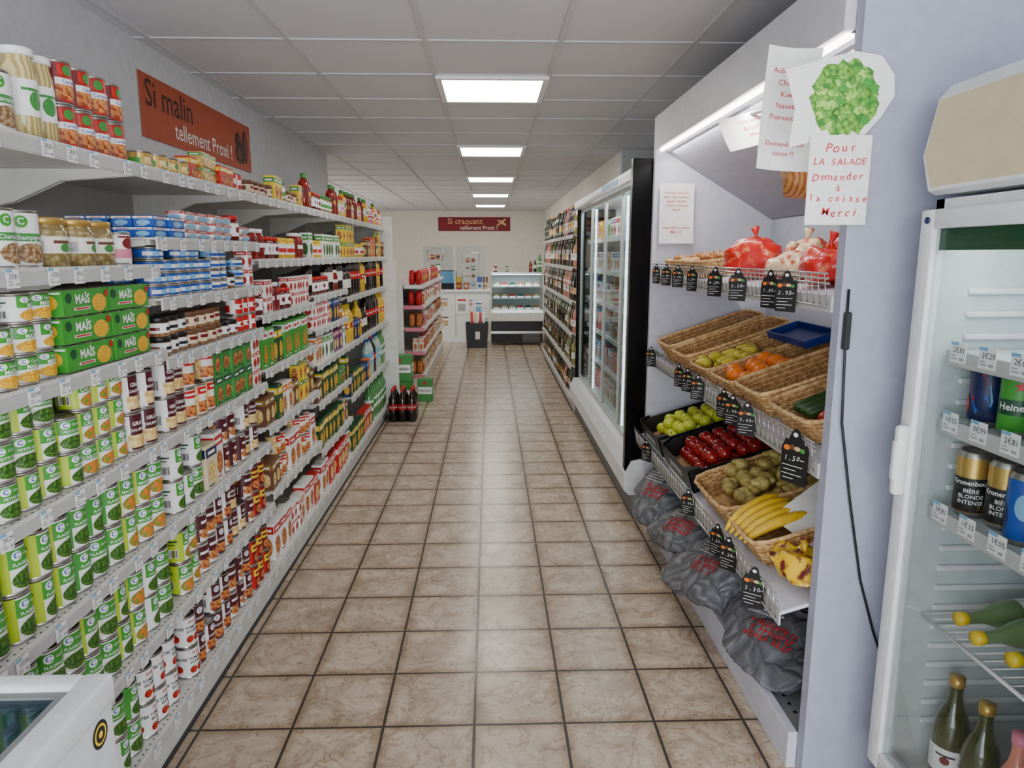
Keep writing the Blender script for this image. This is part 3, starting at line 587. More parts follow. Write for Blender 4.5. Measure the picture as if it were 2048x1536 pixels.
# ---------------------------------------------------------------- produce unit
def produce():
    e=empty('produce_display',(.93,2.92,0),'tall white open produce display with fruit shelves and lit canopy on the right','produce display')
    y0,y1=-1.03,1.03
    put(MB().box(-.03,.66,y1,y1+.04,0,2.28,'gable',.003),'side_panel',e)
    put(MB().box(.63,.66,y0,y1,0,2.28,'gableback'),'back_panel',e)
    put(MB().box(-.03,0,y0,y1,2.11,2.28,'fascia',.002).box(0,.66,y0,y1,2.26,2.28,'fascia'),'canopy',e)
    put(MB().prism([(.03,2.11),(.03,2.095),(.62,1.745),(.62,1.76)],'y',y0,y1,'gableback'),'sloped_panel',e)
    put(MB().box(-.01,.008,y0+.02,y1-.02,2.097,2.108,'ledw'),'light_strip',e)
    b=MB().box(0,.63,y0,y1,.08,.1,'deckg').box(-.03,0,y0,y1,0,.12,'gable',.002); 
    for i in range(46):
        yy=y0+.03+i*.044; b.box(.04,.05,yy,yy+.012,.1,.1008,'black')
    put(b,'base_deck',e)
    for (xf,zf,dp,tl) in ((.0,1.44,.36,.12),(.0,.97,.6,.33),(-.08,.52,.66,.30)):
        c,s=math.cos(tl),math.sin(tl)
        sh=put(MB().prism([(xf,zf),(xf+dp*c,zf+dp*s),(xf+dp*c,zf+dp*s-.012),(xf,zf-.012)],'y',y0,y1,'gable'),'shelf',e)
        r=MB(); nw=3
        for k in range(nw+1):
            zz=zf+.02+.04*k/nw if k else zf-.03
            r.tube([(xf-.012-.01*k/nw,y0,zz),(xf-.012-.01*k/nw,y1,zz)],.003,'chrome',n=5)
        for k in range(52):
            yy=y0+.02+k*(y1-y0-.04)/51; r.tube([(xf-.008,yy,zf-.03),(xf-.022,yy,zf+.06)],.0018,'chrome',n=4)
        put(r,'wire_front',sh)
        put(MB().box(xf-.006,xf,y0,y1,zf-.045,zf-.001,'rail'),'edge_strip',sh)
produce()
def tiltpt(xf,zf,tl,u,v):
    c,s=math.cos(tl),math.sin(tl); return (xf+u*c-v*s, zf+u*s+v*c)
def rrect(w,d,n):
    pts=[]
    for k in range(n):
        a=2*PI*k/n; c,s=math.cos(a),math.sin(a); p=.28
        pts.append((w/2*math.copysign(abs(c)**p,c),d/2*math.copysign(abs(s)**p,s)))
    L=[0]
    for i in range(n): a=pts[i]; b=pts[(i+1)%n]; L.append(L[-1]+math.hypot(a[0]-b[0],a[1]-b[1]))
    out=[]; T=L[-1]; j=0
    for i in range(n):
        t=T*i/n
        while L[j+1]<t: j+=1
        q=(t-L[j])/max(L[j+1]-L[j],1e-9); a=pts[j]; b=pts[(j+1)%n]; out.append((a[0]+(b[0]-a[0])*q,a[1]+(b[1]-a[1])*q))
    return out
def basket(w,d,h):
    N=64; base=rrect(w*.9,d*.9,N); top=rrect(w,d,N); m=MB(); R=10
    for i in range(R+1):
        t=i/R; z=.006+(h-.012)*t; pts=[]
        for k in range(N):
            o=1+(.012 if (k+i)%2 else -.008)
            pts.append(((base[k][0]*(1-t)+top[k][0]*t)*o,(base[k][1]*(1-t)+top[k][1]*t)*o,z))
        m.tube(pts,.0048 if i<R else .008,'wicker' if i%2 else 'wicker2',n=5,closed=True)
    for k in range(0,N,3): m.tube([(base[k][0],base[k][1],.002),(top[k][0],top[k][1],h)],.003,'wicker',n=4)
    m.box(-w*.44,w*.44,-d*.44,d*.44,.002,.008,'wicker'); 
    return m
S1=(.93,1.441,.12); S2=(.93,.971,.33); S3=(.85,.521,.30)
def onshelf(S,u,y,v=.001):
    x,z=tiltpt(S[0],S[1],S[2],u,v); return (x,y,z),(0,-S[2],0)
bk={}
def putbasket(S,u,y,w,d,h,label):
    key=(w,d,h)
    if key not in bk: bk[key]=basket(w,d,h).mesh('wicker_basket')
    l,r=onshelf(S,u,y); return tag(ob('wicker_basket',bk[key],None,l,r),label,'basket','wicker baskets on the produce display')
putbasket(S2,.29,3.73,.52,.30,.11,'empty wicker basket at the far end of the middle produce shelf')
putbasket(S2,.29,3.42,.52,.30,.10,'empty wicker basket next to the pears on the middle produce shelf')
putbasket(S2,.29,3.11,.52,.30,.085,'wicker basket holding yellow pears on the middle produce shelf')
putbasket(S2,.29,2.80,.52,.30,.085,'wicker basket holding oranges on the middle produce shelf')
putbasket(S2,.29,2.49,.52,.30,.10,'empty wicker basket between oranges and cucumbers, middle produce shelf')
putbasket(S2,.29,2.14,.52,.36,.09,'wicker basket holding cucumbers and tomatoes, nearest on middle shelf')
putbasket(S3,.30,2.64,.54,.42,.10,'wicker basket holding brown pears on the lower produce shelf')
putbasket(S3,.30,2.27,.54,.30,.10,'wicker basket holding bananas on the lower produce shelf')
putbasket(S1,.16,3.68,.28,.34,.08,'small wicker basket of ginger at far end of upper produce shelf')
putbasket(S1,.16,3.3,.28,.34,.08,'small wicker basket of shallots beside the red net bags, upper shelf')
def crate(S,u,y,w,d,h,txt,label,m1='black'):
    m=MB(); t=.005
    m.box(-w/2,w/2,-d/2,d/2,0,t,'cardboard'); 
    m.box(-w/2,w/2,-d/2,-d/2+t,0,h,m1).box(-w/2,w/2,d/2-t,d/2,0,h,m1).box(-w/2,-w/2+t,-d/2,d/2,0,h,m1).box(w/2-t,w/2,-d/2,d/2,0,h,m1)
    for a in (-1,1):
        for b in (-1,1): m.prism([(a*w/2,b*d/2),(a*(w/2-.06),b*d/2),(a*w/2,b*(d/2-.06))],'z',h-.002,h+.012,m1)
    m.art([('t',txt,0,h*.5,.06,.02,'white'),('e',.13,h*.5,.02,.02,'appleg')],front(d)); m.art([('t',txt,0,h*.5,.06,.02,'white'),('r',-.16,.16,h*.1,h*.16,'mgreen')],lefts(w))
    l,r=onshelf(S,u,y); put(m,'fruit_crate',loc=l,rot=r,label=label,cat='crate')
crate(S3,.30,3.67,.54,.44,.095,'pommes','dark cardboard crate of green apples on the lower produce shelf')
crate(S3,.30,3.15,.54,.50,.095,'pommes','dark cardboard crate of red apples on the lower produce shelf')
def fruitmesh(kind):
    if kind=='apple': pr=[(0,.008),(.012,.002),(.024,.004),(.034,.018),(.037,.034),(.035,.048),(.026,.062),(.014,.066),(.006,.062),(0,.056)]
    elif kind=='pear': pr=[(0,.004),(.014,.001),(.028,.01),(.034,.026),(.031,.042),(.022,.058),(.015,.072),(.010,.081),(0,.084)]
    elif kind=='orange': pr=[(0,.001),(.018,.004),(.032,.016),(.038,.036),(.034,.056),(.02,.069),(.008,.0735),(0,.073)]
    elif kind=='tomato': pr=[(0,.003),(.02,.001),(.033,.012),(.037,.028),(.032,.045),(.018,.053),(.006,.05),(0,.046)]
    else: pr=[(0,0),(.014,.002),(.022,.012),(.022,.022),(.013,.034),(.005,.042),(0,.046)]
    return pr
FM={}
def fruit(kind,m,loc,label,group,cat,stem=True,sc=1,lie=False):
    k=(kind,m)
    if k not in FM:
        pr=fruitmesh(kind); FM[k]=(MB().lathe(pr,m,n=16).mesh(kind),MB().tube([(0,0,pr[-1][1]-.004),(.001,0,pr[-1][1]+.006),(.004,0,pr[-1][1]+.016)],[.0016,.0014,.002],'stem',n=5).mesh('stem'))
    rot=(random.uniform(-.5,.5),random.uniform(-.5,.5),random.uniform(0,6)) if not lie else (1.45,0,random.uniform(0,6))
    o=tag(ob(kind if kind!='bulb' else 'shallot',FM[k][0],None,(loc[0],loc[1],loc[2]+(.03*sc if lie else 0)),rot),label,cat,group); o.scale=(sc,sc,sc)
    if stem: ob('stem',FM[k][1],o)
    return o
def heap(kind,m,S,u0,u1,y0,y1,v0,sp,layers,desc,group,cat,stem=True,sc=1,lie=False):
    for L in range(layers):
        nu=max(1,int((u1-u0)/sp)-L); ny=max(1,int((y1-y0)/sp)-L)
        for a in range(nu):
            for b in range(ny):
                u=(u0+u1)/2+(a-(nu-1)/2)*sp+random.uniform(-.003,.003); y=(y0+y1)/2+(b-(ny-1)/2)*sp+random.uniform(-.003,.003)
                x,z=tiltpt(*S,u,v0+L*sp*.72)
                fruit(kind,m,(x,y,z),f"{desc}, {ordn(b)} from the near side in {ordn(a)} row from aisle, {['bottom','upper','top'][L]} layer",group,cat,stem,sc,lie)
heap('apple','appleg',S3,.06,.54,3.46,3.87,.008,.069,2,'green apple','green apples in the far crate','apple',sc=.9)
heap('apple','appler',S3,.06,.54,2.92,3.39,.008,.069,2,'red apple','red apples in the crate','apple',sc=.9)
heap('pear','pearb',S3,.07,.54,2.46,2.83,.03,.068,2,'brown pear','brown pears in the lower basket','pear',lie=True,sc=.88)
heap('pear','pear',S2,.05,.33,2.98,3.25,.03,.066,1,'yellow pear','yellow pears in the middle basket','pear',lie=True,sc=.9)
heap('orange','orangef',S2,.05,.3,2.67,2.92,.03,.078,1,'orange','oranges in the middle basket','orange',False)
heap('tomato','tomato',S2,.06,.3,1.99,2.11,.03,.075,1,'red tomato','tomatoes in the nearest basket','tomato')
heap('bulb','onion',S1,.04,.28,3.16,3.44,.035,.046,2,'small shallot','shallots in the upper basket','shallot',False)
for i in range(3):
    m=MB(); m.tube([(-.14,0,.022),(-.13,0,.022),(-.06,.004,.022),(.05,.006,.022),(.12,0,.022),(.135,0,.022)],[.006,.016,.021,.021,.015,.005],'cuke',n=10)
    l,r=onshelf(S2,.24,2.17+.048*i,.022); put(m,'cucumber',loc=l,rot=r,label=f'dark green cucumber beside the tomatoes, {ordn(i)} from the near side',cat='cucumber',group='cucumbers in the nearest basket')
for i in range(7):
    m=MB(); m.tube([(-.05,0,.02),(-.03,.01,.022),(0,0,.024),(.03,-.008,.022),(.05,0,.02)],[.008,.02,.015,.021,.008],'onion' if i%2 else 'tan',n=8); m.tube([(0,0,.02),(.01,.03,.03)],[.015,.008],'tan',n=8)
    l,r=onshelf(S1,.08+.06*(i%3),3.56+.04*i,.045+.012*(i%2)); put(m,'ginger_root',loc=l,rot=(0,0,i*.9),label=f'knobbly ginger root in the upper basket, {ordn(i)} from near side',cat='ginger',group='ginger roots in the upper basket')
def bananas(u,y,n,rz,label,m='banana'):
    l,r=onshelf(S3,u,y,.055); e=empty('banana_bunch',l,label,'bananas',rot=(0,-.3,rz))
    for i in range(n):
        a=(i-(n-1)/2)*.2; pts=[];rs=[]
        for k in range(9):
            t=k/8; q=-1.0+2.0*t
            pts.append((.17*math.sin(q),t*math.sin(a)*.12+(i-(n-1)/2)*.028,.07*math.cos(q)-.02)); rs.append([.004,.012,.017,.019,.0195,.019,.016,.009,.005][k])
        b=put(MB().tube(pts,rs,m,n=6),'banana',e)
        put(MB().tube([pts[-1],(pts[-1][0]+.012,pts[-1][1],pts[-1][2]-.012)],.005,'stem',n=5),'stem',b)
bananas(.15,2.31,5,.25,'yellow banana bunch at the front of the wicker basket')
bananas(.42,2.25,4,.5,'yellow banana bunch on white paper at the back of the basket')
l,r=onshelf(S3,.31,2.22,.10); put(MB().box(-.14,.14,-.1,.1,0,.002,'paper'),'paper_sheet',loc=l,rot=(0.25,-.5,.3),label='white paper sheet lying under the rear bananas',cat='paper')
l,r=onshelf(S3,.555,2.64,.13); put(MB().box(-.002,.0,-.18,.18,-.06,.05,'paper'),'paper_sheet',loc=l,rot=(0,-.2,0),label='white paper liner standing behind the brown pears',cat='paper')
m=MB(); w,d,h=.15,.40,.03
m.box(-w/2,w/2,-d/2,d/2,0,.006,'blue2')
for a in ((-w/2,w/2,-d/2,-d/2+.008),(-w/2,w/2,d/2-.008,d/2),(-w/2,-w/2+.008,-d/2+.008,d/2-.008),(w/2-.008,w/2,-d/2+.008,d/2-.008)): m.box(*a,.006,h,'blue2')
l,r=onshelf(S2,.46,2.96,.088); put(m,'plastic_crate',loc=l,rot=r,label='low blue plastic crate resting behind the pears and oranges',cat='crate')
def netbag(S,u,y,w,d,h,m,seed,label):
    b=pillow(w,d,h,m,seed,.024,nu=34,nv=20,fr=20,e=.75,amp2=.006); z=h*.93
    b.tube([(0,0,z-.01),(.004,.002,z+.02),(-.006,.006,z+.05)],[.02,.006,.018],m,n=8)
    l,r=onshelf(S,u,y); put(b,'net_bag',loc=l,rot=(0,0,seed),label=label,cat='net bag',group='net bags of produce')
netbag(S1,.12,2.80,.18,.21,.16,'netred',1,'red net bag of onions on the upper shelf beside the shallots')
netbag(S1,.25,2.62,.14,.18,.13,'netcream',2,'cream net bag at the back of the upper produce shelf')
netbag(S1,.12,2.17,.18,.2,.12,'netred',3,'red net bag of garlic nearest the camera on the upper shelf')
netbag(S1,.12,2.46,.16,.18,.09,'netcream',4,'cream and orange net bag between the red net bags')
netbag(S1,.26,2.24,.15,.18,.17,'netred',8,'red net bag at the back corner of the upper shelf')
netbag(S3,.12,2.02,.22,.16,.09,'netyellow',5,'yellow net bag of beetroot at the shelf front beside the bananas')
netbag(S3,.32,2.01,.2,.17,.1,'netyellow',6,'yellow net bag in the middle of the row beside the bananas')
netbag(S3,.50,2.02,.18,.17,.1,'netyellow',7,'yellow net bag at the very back beside the bananas')
def sack(x,y,z,w,d,h,seed,rz,label):
    b=pillow(w,d,h,'sack',seed,.085,nu=110,nv=64,fr=4.2,e=.85,amp2=.02)
    nv=[]
    for v in b.v:   # the front slumps towards the display's front lip
        xx,yy,zz=v
        if xx<-.05: zz=zz-(-xx-.05)*.75*(zz/h)
        if xx<-w*.42 and zz<.03: xx=-w*.42
        nv.append((xx,yy,max(zz,0)))
    b.v=nv
    o=put(b,'produce_sack',loc=(x,y,z),rot=(0,0,rz),label=label,cat='sack',group='grey plastic sacks on the base deck')
    t=MB(); bm=bmesh.new(); bm.from_mesh(o.data); tr=BVHTree.FromBMesh(bm); bm.free()
    D=Vector((.62,.3,-.72)).normalized(); U=Vector((0,0,1)).cross(D).normalized(); V=D.cross(U)*-1
    if V.z<0: V=-V
    C=Vector((-.06,-.03,h*.45))
    def pr(a,hh):
        q=tr.ray_cast(C+U*(-a)+V*hh-D*1,D)
        return (q[0]-D*.003) if q[0] else None
    rr=random.Random(seed)
    def patch(a,hh,wa,wh,m):
        P4=[pr(a,hh),pr(a+wa,hh),pr(a+wa,hh+wh),pr(a,hh+wh)]
        if all(P4) and max((P4[i]-P4[0]).length for i in range(4))<.06: t.add(P4,[(0,1,2,3)],m)
    for j in range(3):
        a=-.08
        while a<.1:
            w1=rr.uniform(.009,.016)
            if rr.random()>.1:
                patch(a,.01-j*.028,.006,.022,'inkred'); patch(a,.01-j*.028+rr.choice((0,.008,.016)),w1,.006,'inkred')
            a+=w1+.005
    for j in range(4):
        a=-.14+rr.uniform(0,.02)
        while a<.02:
            w1=rr.uniform(.004,.009); patch(a,.05+j*.016,w1,.008,'chalk'); a+=w1+.004
    put(t,'printed_mark',o)
sack(1.00,3.66,.105,.42,.50,.28,1,.0,'grey plastic sack at the far end of the base deck')
sack(1.00,3.24,.105,.42,.52,.25,2,.1,'grey plastic sack, second from the far end of the deck')
sack(1.02,2.80,.105,.44,.54,.22,3,-.1,'grey plastic sack, third from the far end of the deck')
sack(1.07,2.34,.105,.48,.54,.19,4,.15,'grey plastic sack with red print nearest the camera on deck')
CT=['1,95','2,95','3,65','1,50','4,20','2,30']
CM=[]
for i,t in enumerate(CT):
    m=MB(); m.prism([(-.032,-.108),(.031,-.11),(.034,-.03),(.028,-.018),(.024,-.02),(.018,-.010),(.013,-.004),(.008,.01),(0,.014),(-.007,.009),(-.013,-.002),(-.018,-.014),(-.024,-.010),(-.029,-.022),(-.034,-.03)],'y',-.001,.001,'card')
    m.art([('e',0,.0,.006,.005,'chalk'),('e',-.02,-.031,.008,.006,'orange'),('e',-.006,-.028,.007,.006,'brown'),('e',.007,-.03,.008,.005,'tan'),('e',.02,-.032,.006,.005,'green'),('h',t,-.004,-.053,.0145,.0,'chalk'),('r',.016,.026,-.054,-.0525,'chalk')]+[('r',-.028+.004*(k%2),-.028+[.05,.035,.05,.03][k],-.070-k*.0095,-.0685-k*.0095,'chalk') for k in range(4)],pl(lambda a,h,e:(a,-.001-e,h)),e0=.0004)
    CM.append(m.mesh('price_card'))
def card(y,x,z,k,label,sc=1): 
    o=tag(ob('price_card',CM[k%6],None,(x,y,z),(0,.0,-.85+.2*((k*7)%3-1))),label,'price sign','black chalk price cards on the produce display'); o.scale=(sc,sc,sc)
for i,y in enumerate((3.80,3.56,3.36,3.1,2.80,2.52,2.24,2.10)): card(y,.893-.006*(i%2),1.49,i,f'black hanging price card on the upper produce shelf, {ordn(i)} from the far end',[.85,.85,.85,.9,.95,.95,1,1][i])
for i,(y,s) in enumerate(((3.86,.9),(3.24,.9),(3.12,.9),(2.94,.9),(2.62,.95),(2.5,.95),(2.37,1.0),(1.96,1.35))): card(y,.893-.006*(i%2),1.035,i+2,f'black hanging price card on the middle produce shelf, {ordn(i)} from the far end',s)
for i,(y,s) in enumerate(((3.55,.95),(2.76,.9),(2.38,1.0),(2.26,1.0),(2.02,1.1))): card(y,.816,.585,i+1,f'black hanging price card on the lower produce shelf, {ordn(i)} from the far end',s)
def sheet(name,w,h,art,loc,rot,label,curl=.01,m='paper'):
    s=MB(); n=8
    def mp(a,hh,e): return (a,-e+curl*math.sin(PI*(a/w+.5))*1.0-curl*(hh/h)**2*2,hh)
    g=[mp(-w/2+w*i/n,-h*j/n,0) for j in range(n+1) for i in range(n+1)]
    s.add(g,[(j*(n+1)+i,j*(n+1)+i+1,(j+1)*(n+1)+i+1,(j+1)*(n+1)+i) for j in range(n) for i in range(n)],m,True)
    s.art(art,mk(mp,True),e0=.0015,de=.0004)
    return put(s,name,loc=loc,rot=rot,label=label,cat='paper sign')
L1=['Poivrons, Avocats,','Kiwi, Concombres,','Salade, Navets,','Citrons, Poireaux,','Salade']
sheet('paper_sign',.19,.32,[('t',t,0,-.05-.022*i,.018,.01,'inkred') for i,t in enumerate(L1)]+[('t','Demandez en caisse',0,-.235,.018,0.01,'inkred'),('t','Merci !!',0,-.258,.02,0.01,'inkred')],(1.02,3.925,1.93),(0,0,0),'white paper with red lines fixed to the far side panel')
sheet('paper_sign',.14,.32,[('t',t,0,-.06-.03*i,.02,.0,'inkred') for i,t in enumerate(['Aubergines,','Choux,','Kiwi,','Navets,','Poireaux ...'])]+[('t','Demandez en',0,-.25,.018,0,'inkred'),('t','caisse !!',0,-.275,.018,0,'inkred')],(.81,1.96,2.09),(0,.08,-.1),'long white paper with red text hanging behind the lettuce sign',curl=.02)
sheet('paper_sign',.24,.14,[('t',t,0,-.03-.03*i,.022,.0,'inkred') for i,t in enumerate(['Choux-fleur','Brocolis','Merci'])],(.96,2.70,2.075),(-.15,-.3,-.15),'small curled white paper hanging under the canopy light',curl=.03)
hand=[('h','Pour',-.0,-.265,.028,.002,'inkred'),('h','LA SALADE',.0,-.3,.021,.002,'inkred'),('h','Demander',0,-.337,.023,.002,'inkred'),('h','à',0,-.365,.022,.002,'inkred'),('h','la caisse',0,-.39,.023,.002,'inkred'),('h','Merci',0.01,-.425,.026,.002,'inkred')]
e=empty('lettuce_sign',(.885,1.835,2.08),'lettuce photo sign with red handwriting hanging at the canopy corner','paper sign')
r=random.Random(3)
def blob(cx,cy,rx,ry,n,am): return [(cx+rx*math.cos(2*PI*i/n)*(1+am*r.uniform(-1,1)),cy+ry*math.sin(2*PI*i/n)*(1+am*r.uniform(-1,1))) for i in range(n)]
mp=pl(lambda a,h,e:(a,-e,h))
s=MB(); s.art([('p',[(-.15,-.08),(-.06,-.055),(.02,-.035),(.09,-.045),(.125,-.09),(.13,-.14),(.1,-.19),(.06,-.235),(-.05,-.245),(-.13,-.265),(-.12,-.17)],'paper')],mp,e0=.001)
put(s,'backing_sheet',e)
s=MB(); leaves=[('p',blob(.005,-.145,.085,.09,40,.1),'lettuce')]
for i in range(60):
    a=r.uniform(0,6.28); q=r.uniform(0.01,.074); leaves.append(('p',blob(.005+q*math.cos(a),-.145+q*1.05*math.sin(a),.013,.011,11,.45),['lettuce2','lettuce','mgreen'][(i%7==0)*2 or i%2]))
s.art(leaves,mp,e0=.002,de=.0001); put(s,'lettuce_picture',e)
s=MB().box(-.08,.078,-.011,-.010,-.455,-.235,'paper'); s.art(hand,pl(lambda a,h,e:(a,-.011-e,h))); put(s,'handwritten_note',e)
put(MB().tube([(.945,1.842,1.46),(.945,1.838,1.33),(.955,1.838,1.1),(.997,1.84,.88),(1.048,1.84,.64),(1.1,1.84,.48),(1.14,1.84,.38)],.0035,'black',n=6).box(.938,.955,1.83,1.848,1.3,1.4,'black',.003),'power_cord',label='thin black power cord running down the lavender wall panel',cat='cord')
b=pillow(.14,.1,.17,'onion',9,.015,fr=25); b.tube([(0,0,.16),(0,0,.32)],.003,'stem',n=4)
put(b,'hanging_basket',loc=(.985,2.25,1.72),label='brown string of shallots hanging from the canopy behind the note',cat='shallot string')
put(MB().tube([(.95,2.95,2.03),(.96,2.85,2.06),(.98,2.7,2.065),(1.0,2.5,2.05),(1.02,2.35,1.98)],.008,'black',n=6),'cable',label='black cable sagging below the canopy light strip',cat='cable')
# ---------------------------------------------------------------- upright drinks fridge
def drinks():
    X0,X1,Y0,Y1=1.08,1.68,1.1,1.72
    e=empty('drinks_fridge',(0,0,0),'upright white drinks fridge with glass door at the right edge','refrigerator')
    m=MB(); m.box(X1-.04,X1,Y0,Y1,.0,1.68,'fridgein').box(X0,X1,Y1-.03,Y1,.0,1.68,'fridgein').box(X0,X1,Y0,Y0+.03,0,1.68,'fridgew').box(X0,X1,Y0,Y1,1.64,1.68,'fridgew').box(X0,X1,Y0,Y1,0,.16,'fridgew')
    for k in range(22):
        z=.3+k*.055; m.box(X0+.08,X1-.08,Y1-.042,Y1-.03,z,z+.014,'fridgew',.003)
    put(m,'cabinet',e)
    d=MB(); x0,x1=1.045,1.078
    for a in ((Y1-.05,Y1,.17,1.655),(Y0,Y0+.05,.17,1.655),(Y0+.05,Y1-.05,.17,.22),(Y0+.05,Y1-.05,1.61,1.655)): d.box(x0,x1,a[0],a[1],a[2],a[3],'fridgew',.004,2)
    dd=put(d,'door',e)
    put(MB().box(x0+.012,x0+.018,Y0+.05,Y1-.05,.22,1.61,'glass'),'glass_pane',dd)
    put(MB().box(x0+.02,x0+.024,Y0+.05,Y1-.05,1.56,1.61,'dgreen'),'green_band',dd)
    put(MB().box(x0-.03,x0,Y1-.05,Y1-.025,.95,1.13,'white',.008,2).box(x0-.034,x0-.028,Y1-.045,Y1-.03,.99,1.09,'fridgew',.002),'handle',dd)
    put(MB().lathe([(0,0),(.008,0),(.008,.004),(0,.006)],'navy',n=12),'lock',dd,loc=(x0-.001,Y1-.03,1.63),rot=(0,-PI/2,0))
    s=MB().prism([(1.075,1.69),(1.055,1.70),(1.035,1.78),(1.06,1.91),(1.085,1.94),(1.5,1.94),(1.5,1.69)],'y',Y0,Y1+.0,'fridgew')
    hd=put(s,'header_sign',e)
    put(MB().prism([(1.052,1.708),(1.031,1.78),(1.055,1.905),(1.062,1.905),(1.04,1.78),(1.06,1.708)],'y',Y0+.02,Y1-.012,'signbeige'),'beige_face',hd)
    put(MB().box(X0+.01,X0+.02,Y0+.05,Y1-.06,1.61,1.62,'ledsoft'),'light_tube',e)
    for i,(z,wire) in enumerate(((1.32,0),(1.15,0),(.92,0),(.62,1))):
        if wire:
            m=MB()
            for k in range(18): m.tube([(X0+.05,Y0+.04+k*.032,z),(X1-.05,Y0+.04+k*.032,z)],.002,'white',n=4)
            m.tube([(X0+.05,Y0+.03,z),(X0+.05,Y1-.045,z)],.005,'white',n=5); m.tube([(X1-.06,Y0+.03,z),(X1-.06,Y1-.045,z)],.005,'white',n=5)
            put(m,'wire_shelf',e)
        else:
            m=MB().box(X0+.05,X1-.05,Y0+.035,Y1-.045,z-.01,z,'fridgein').box(X0+.035,X0+.05,Y0+.035,Y1-.045,z-.035,z+.004,'rail',.002)
            sh=put(m,'shelf',e)
            for j in range(5): 
                t=ob('price_tag',TAGS[(i*3+j*2)%7],sh,(X0+.034,Y1-.09-j*.1,z+.02),(0,0,-PI/2)); t.scale=(1.4,1.2,1.3)
drinks()
def bigcan(key,desc,base,art):
    Rr,h=.037,.165
    b=MB().lathe([(0,.004),(.025,.0),(.03,.002),(Rr,.014),(Rr,h-.016),(.031,h-.005),(.03,h),(.028,h-.002),(.026,h-.005),(0,h-.005)],['metal','metal','metal',base,'metal','metal','metal','metal','metal'],n=28)
    b.art(art,cyl(Rr),e0=.0004)
    reg(key,'drink_can','drink can',desc,[('drink_can',b)],.07,.07,h,'drink cans in the upright fridge')
bigcan('navycan','',  'navy',[('p',[(-.03,.06),(.0,.1),(-.01,.13),(-.04,.1)],'red'),('p',[(.01,.05),(.04,.09),(.03,.12),(.005,.1)],'lblue'),('p',[(-.02,.03),(.01,.05),(.0,.08),(-.03,.06)],'blue'),('e',-.05,.05,.012,.02,'red')])
bigcan('greencan','','mgreen',[('r',-.05,.05,.05,.085,'dgreen'),('t','Heineken',0,.068,.022,.02,'white'),('p',[((.014 if k%2==0 else .006)*math.sin(PI*k/5),.115+(.014 if k%2==0 else .006)*math.cos(PI*k/5)) for k in range(10)],'red')])
bigcan('goldcan','','gold',[('r',-.112,.112,.016,.1,'black'),('t','Kronenbourg',0,.088,.0165,.02,'white'),('t','BIÈRE',0,.068,.014,.01,'white'),('t','BLONDE',0,.054,.014,.01,'white'),('t','INTENSE',0,.04,.014,.01,'white'),('t','7,2',.024,.027,.016,.02,'gold')])
bigcan('bluecan','','blue',[('e',0,.09,.02,.03,'lblue'),('e',-.045,.06,.012,.03,'navy'),('r',-.08,-.06,.03,.12,'lblue')])
DC='drink cans in the upright fridge'
for i,(k,y,z,l,rz) in enumerate([('navycan',1.6,1.151,'dark blue drink can with red shapes on upper fridge shelf',-.65),('greencan',1.5,1.151,'green beer can beside the dark blue can, upper fridge shelf',-.6),('greencan',1.40,1.151,'green beer can nearest the camera on the upper fridge shelf',-.7),
   ('goldcan',1.615,.921,'gold and black beer can, leftmost on the middle fridge shelf',-.62),('goldcan',1.53,.921,'gold and black beer can behind the leftmost one',-.7),('bluecan',1.44,.921,'bright blue drink can beside the gold cans, middle fridge shelf',-.7)]):
    place(k,1.175+(.02 if i==4 else 0),y,z,rz,l,DC)
bottle('pet','',.036,.27,'contlemon','yellow','white',[('r',-.02,.02,.09,.12,'mgreen')],neck=.5,nr=.015,z0=.14,z1=.4,n=24)
def lying(key,x,y,z,label):
    r=place(key,x,y,z,0,label,'bottles lying on the wire fridge shelf'); r.rotation_euler=(0,-PI/2,0.12); return r
lying('pet',1.42,1.61,.662,'lying drink bottle with yellow cap, leftmost on wire fridge shelf')
lying('pet',1.40,1.52,.662,'lying drink bottle with yellow cap, second on wire fridge shelf')
lying('pet',1.42,1.43,.662,'lying drink bottle with yellow cap, nearest on wire fridge shelf')
for i,(k,y) in enumerate((('w2',1.6),('w2',1.49),('w3',1.38))):
    o=place(k,1.19,y,.161,-.8,['green wine bottle standing at the bottom of the fridge, leftmost','green wine bottle in the middle at the bottom of the fridge','rosé wine bottle nearest at the bottom of the fridge'][i],'wine bottles in the upright fridge'); o.scale=(1.15,1.15,1.1)
# ---------------------------------------------------------------- chest freezer
e=empty('chest_freezer',(-.98,.6,0),'white chest freezer with glass lid at the bottom left corner','freezer')
m=MB(); w,d,h=.33,.51,.80
for a in ((-w,-w+.04,-d,d,.08,h),(w-.04,w,-d,d,.08,h),(-w+.04,w-.04,-d,-d+.04,.08,h),(-w+.04,w-.04,d-.04,d,.08,h),(-w,w,-d,d,.04,.1)): m.box(*a,'fridgew',.006,2)
put(m,'body',e)
m=MB()
for a in ((-w-.006,-w+.025,-d-.006,d+.006),(w-.045,w+.006,-d-.006,d+.006),(-w+.02,w-.04,-d-.006,-d+.03),(-w+.02,w-.04,d-.035,d+.006)): m.box(*a,h,h+.05,'fridgew',.009,3)
put(m,'rim',e); put(MB().box(-w+.025,w-.045,-d+.03,d-.035,h+.03,h+.036,'glassb'),'glass_lid',e)
m=MB(); 
for a in ((-w+.025,-w+.04,-d+.04,d-.04),(w-.06,w-.045,-d+.04,d-.035),(-w+.04,w-.06,d-.05,d-.035)): m.box(*a,h+.015,h+.04,'grey')
put(m,'lid_frame',e)
m=MB(); 
for a in ((-w+.04,-w+.043,-d+.04,d-.04),(w-.048,w-.045,-d+.04,d-.04),(-w+.043,w-.048,d-.045,d-.041)): m.box(*a,.55,h,'fridgein')
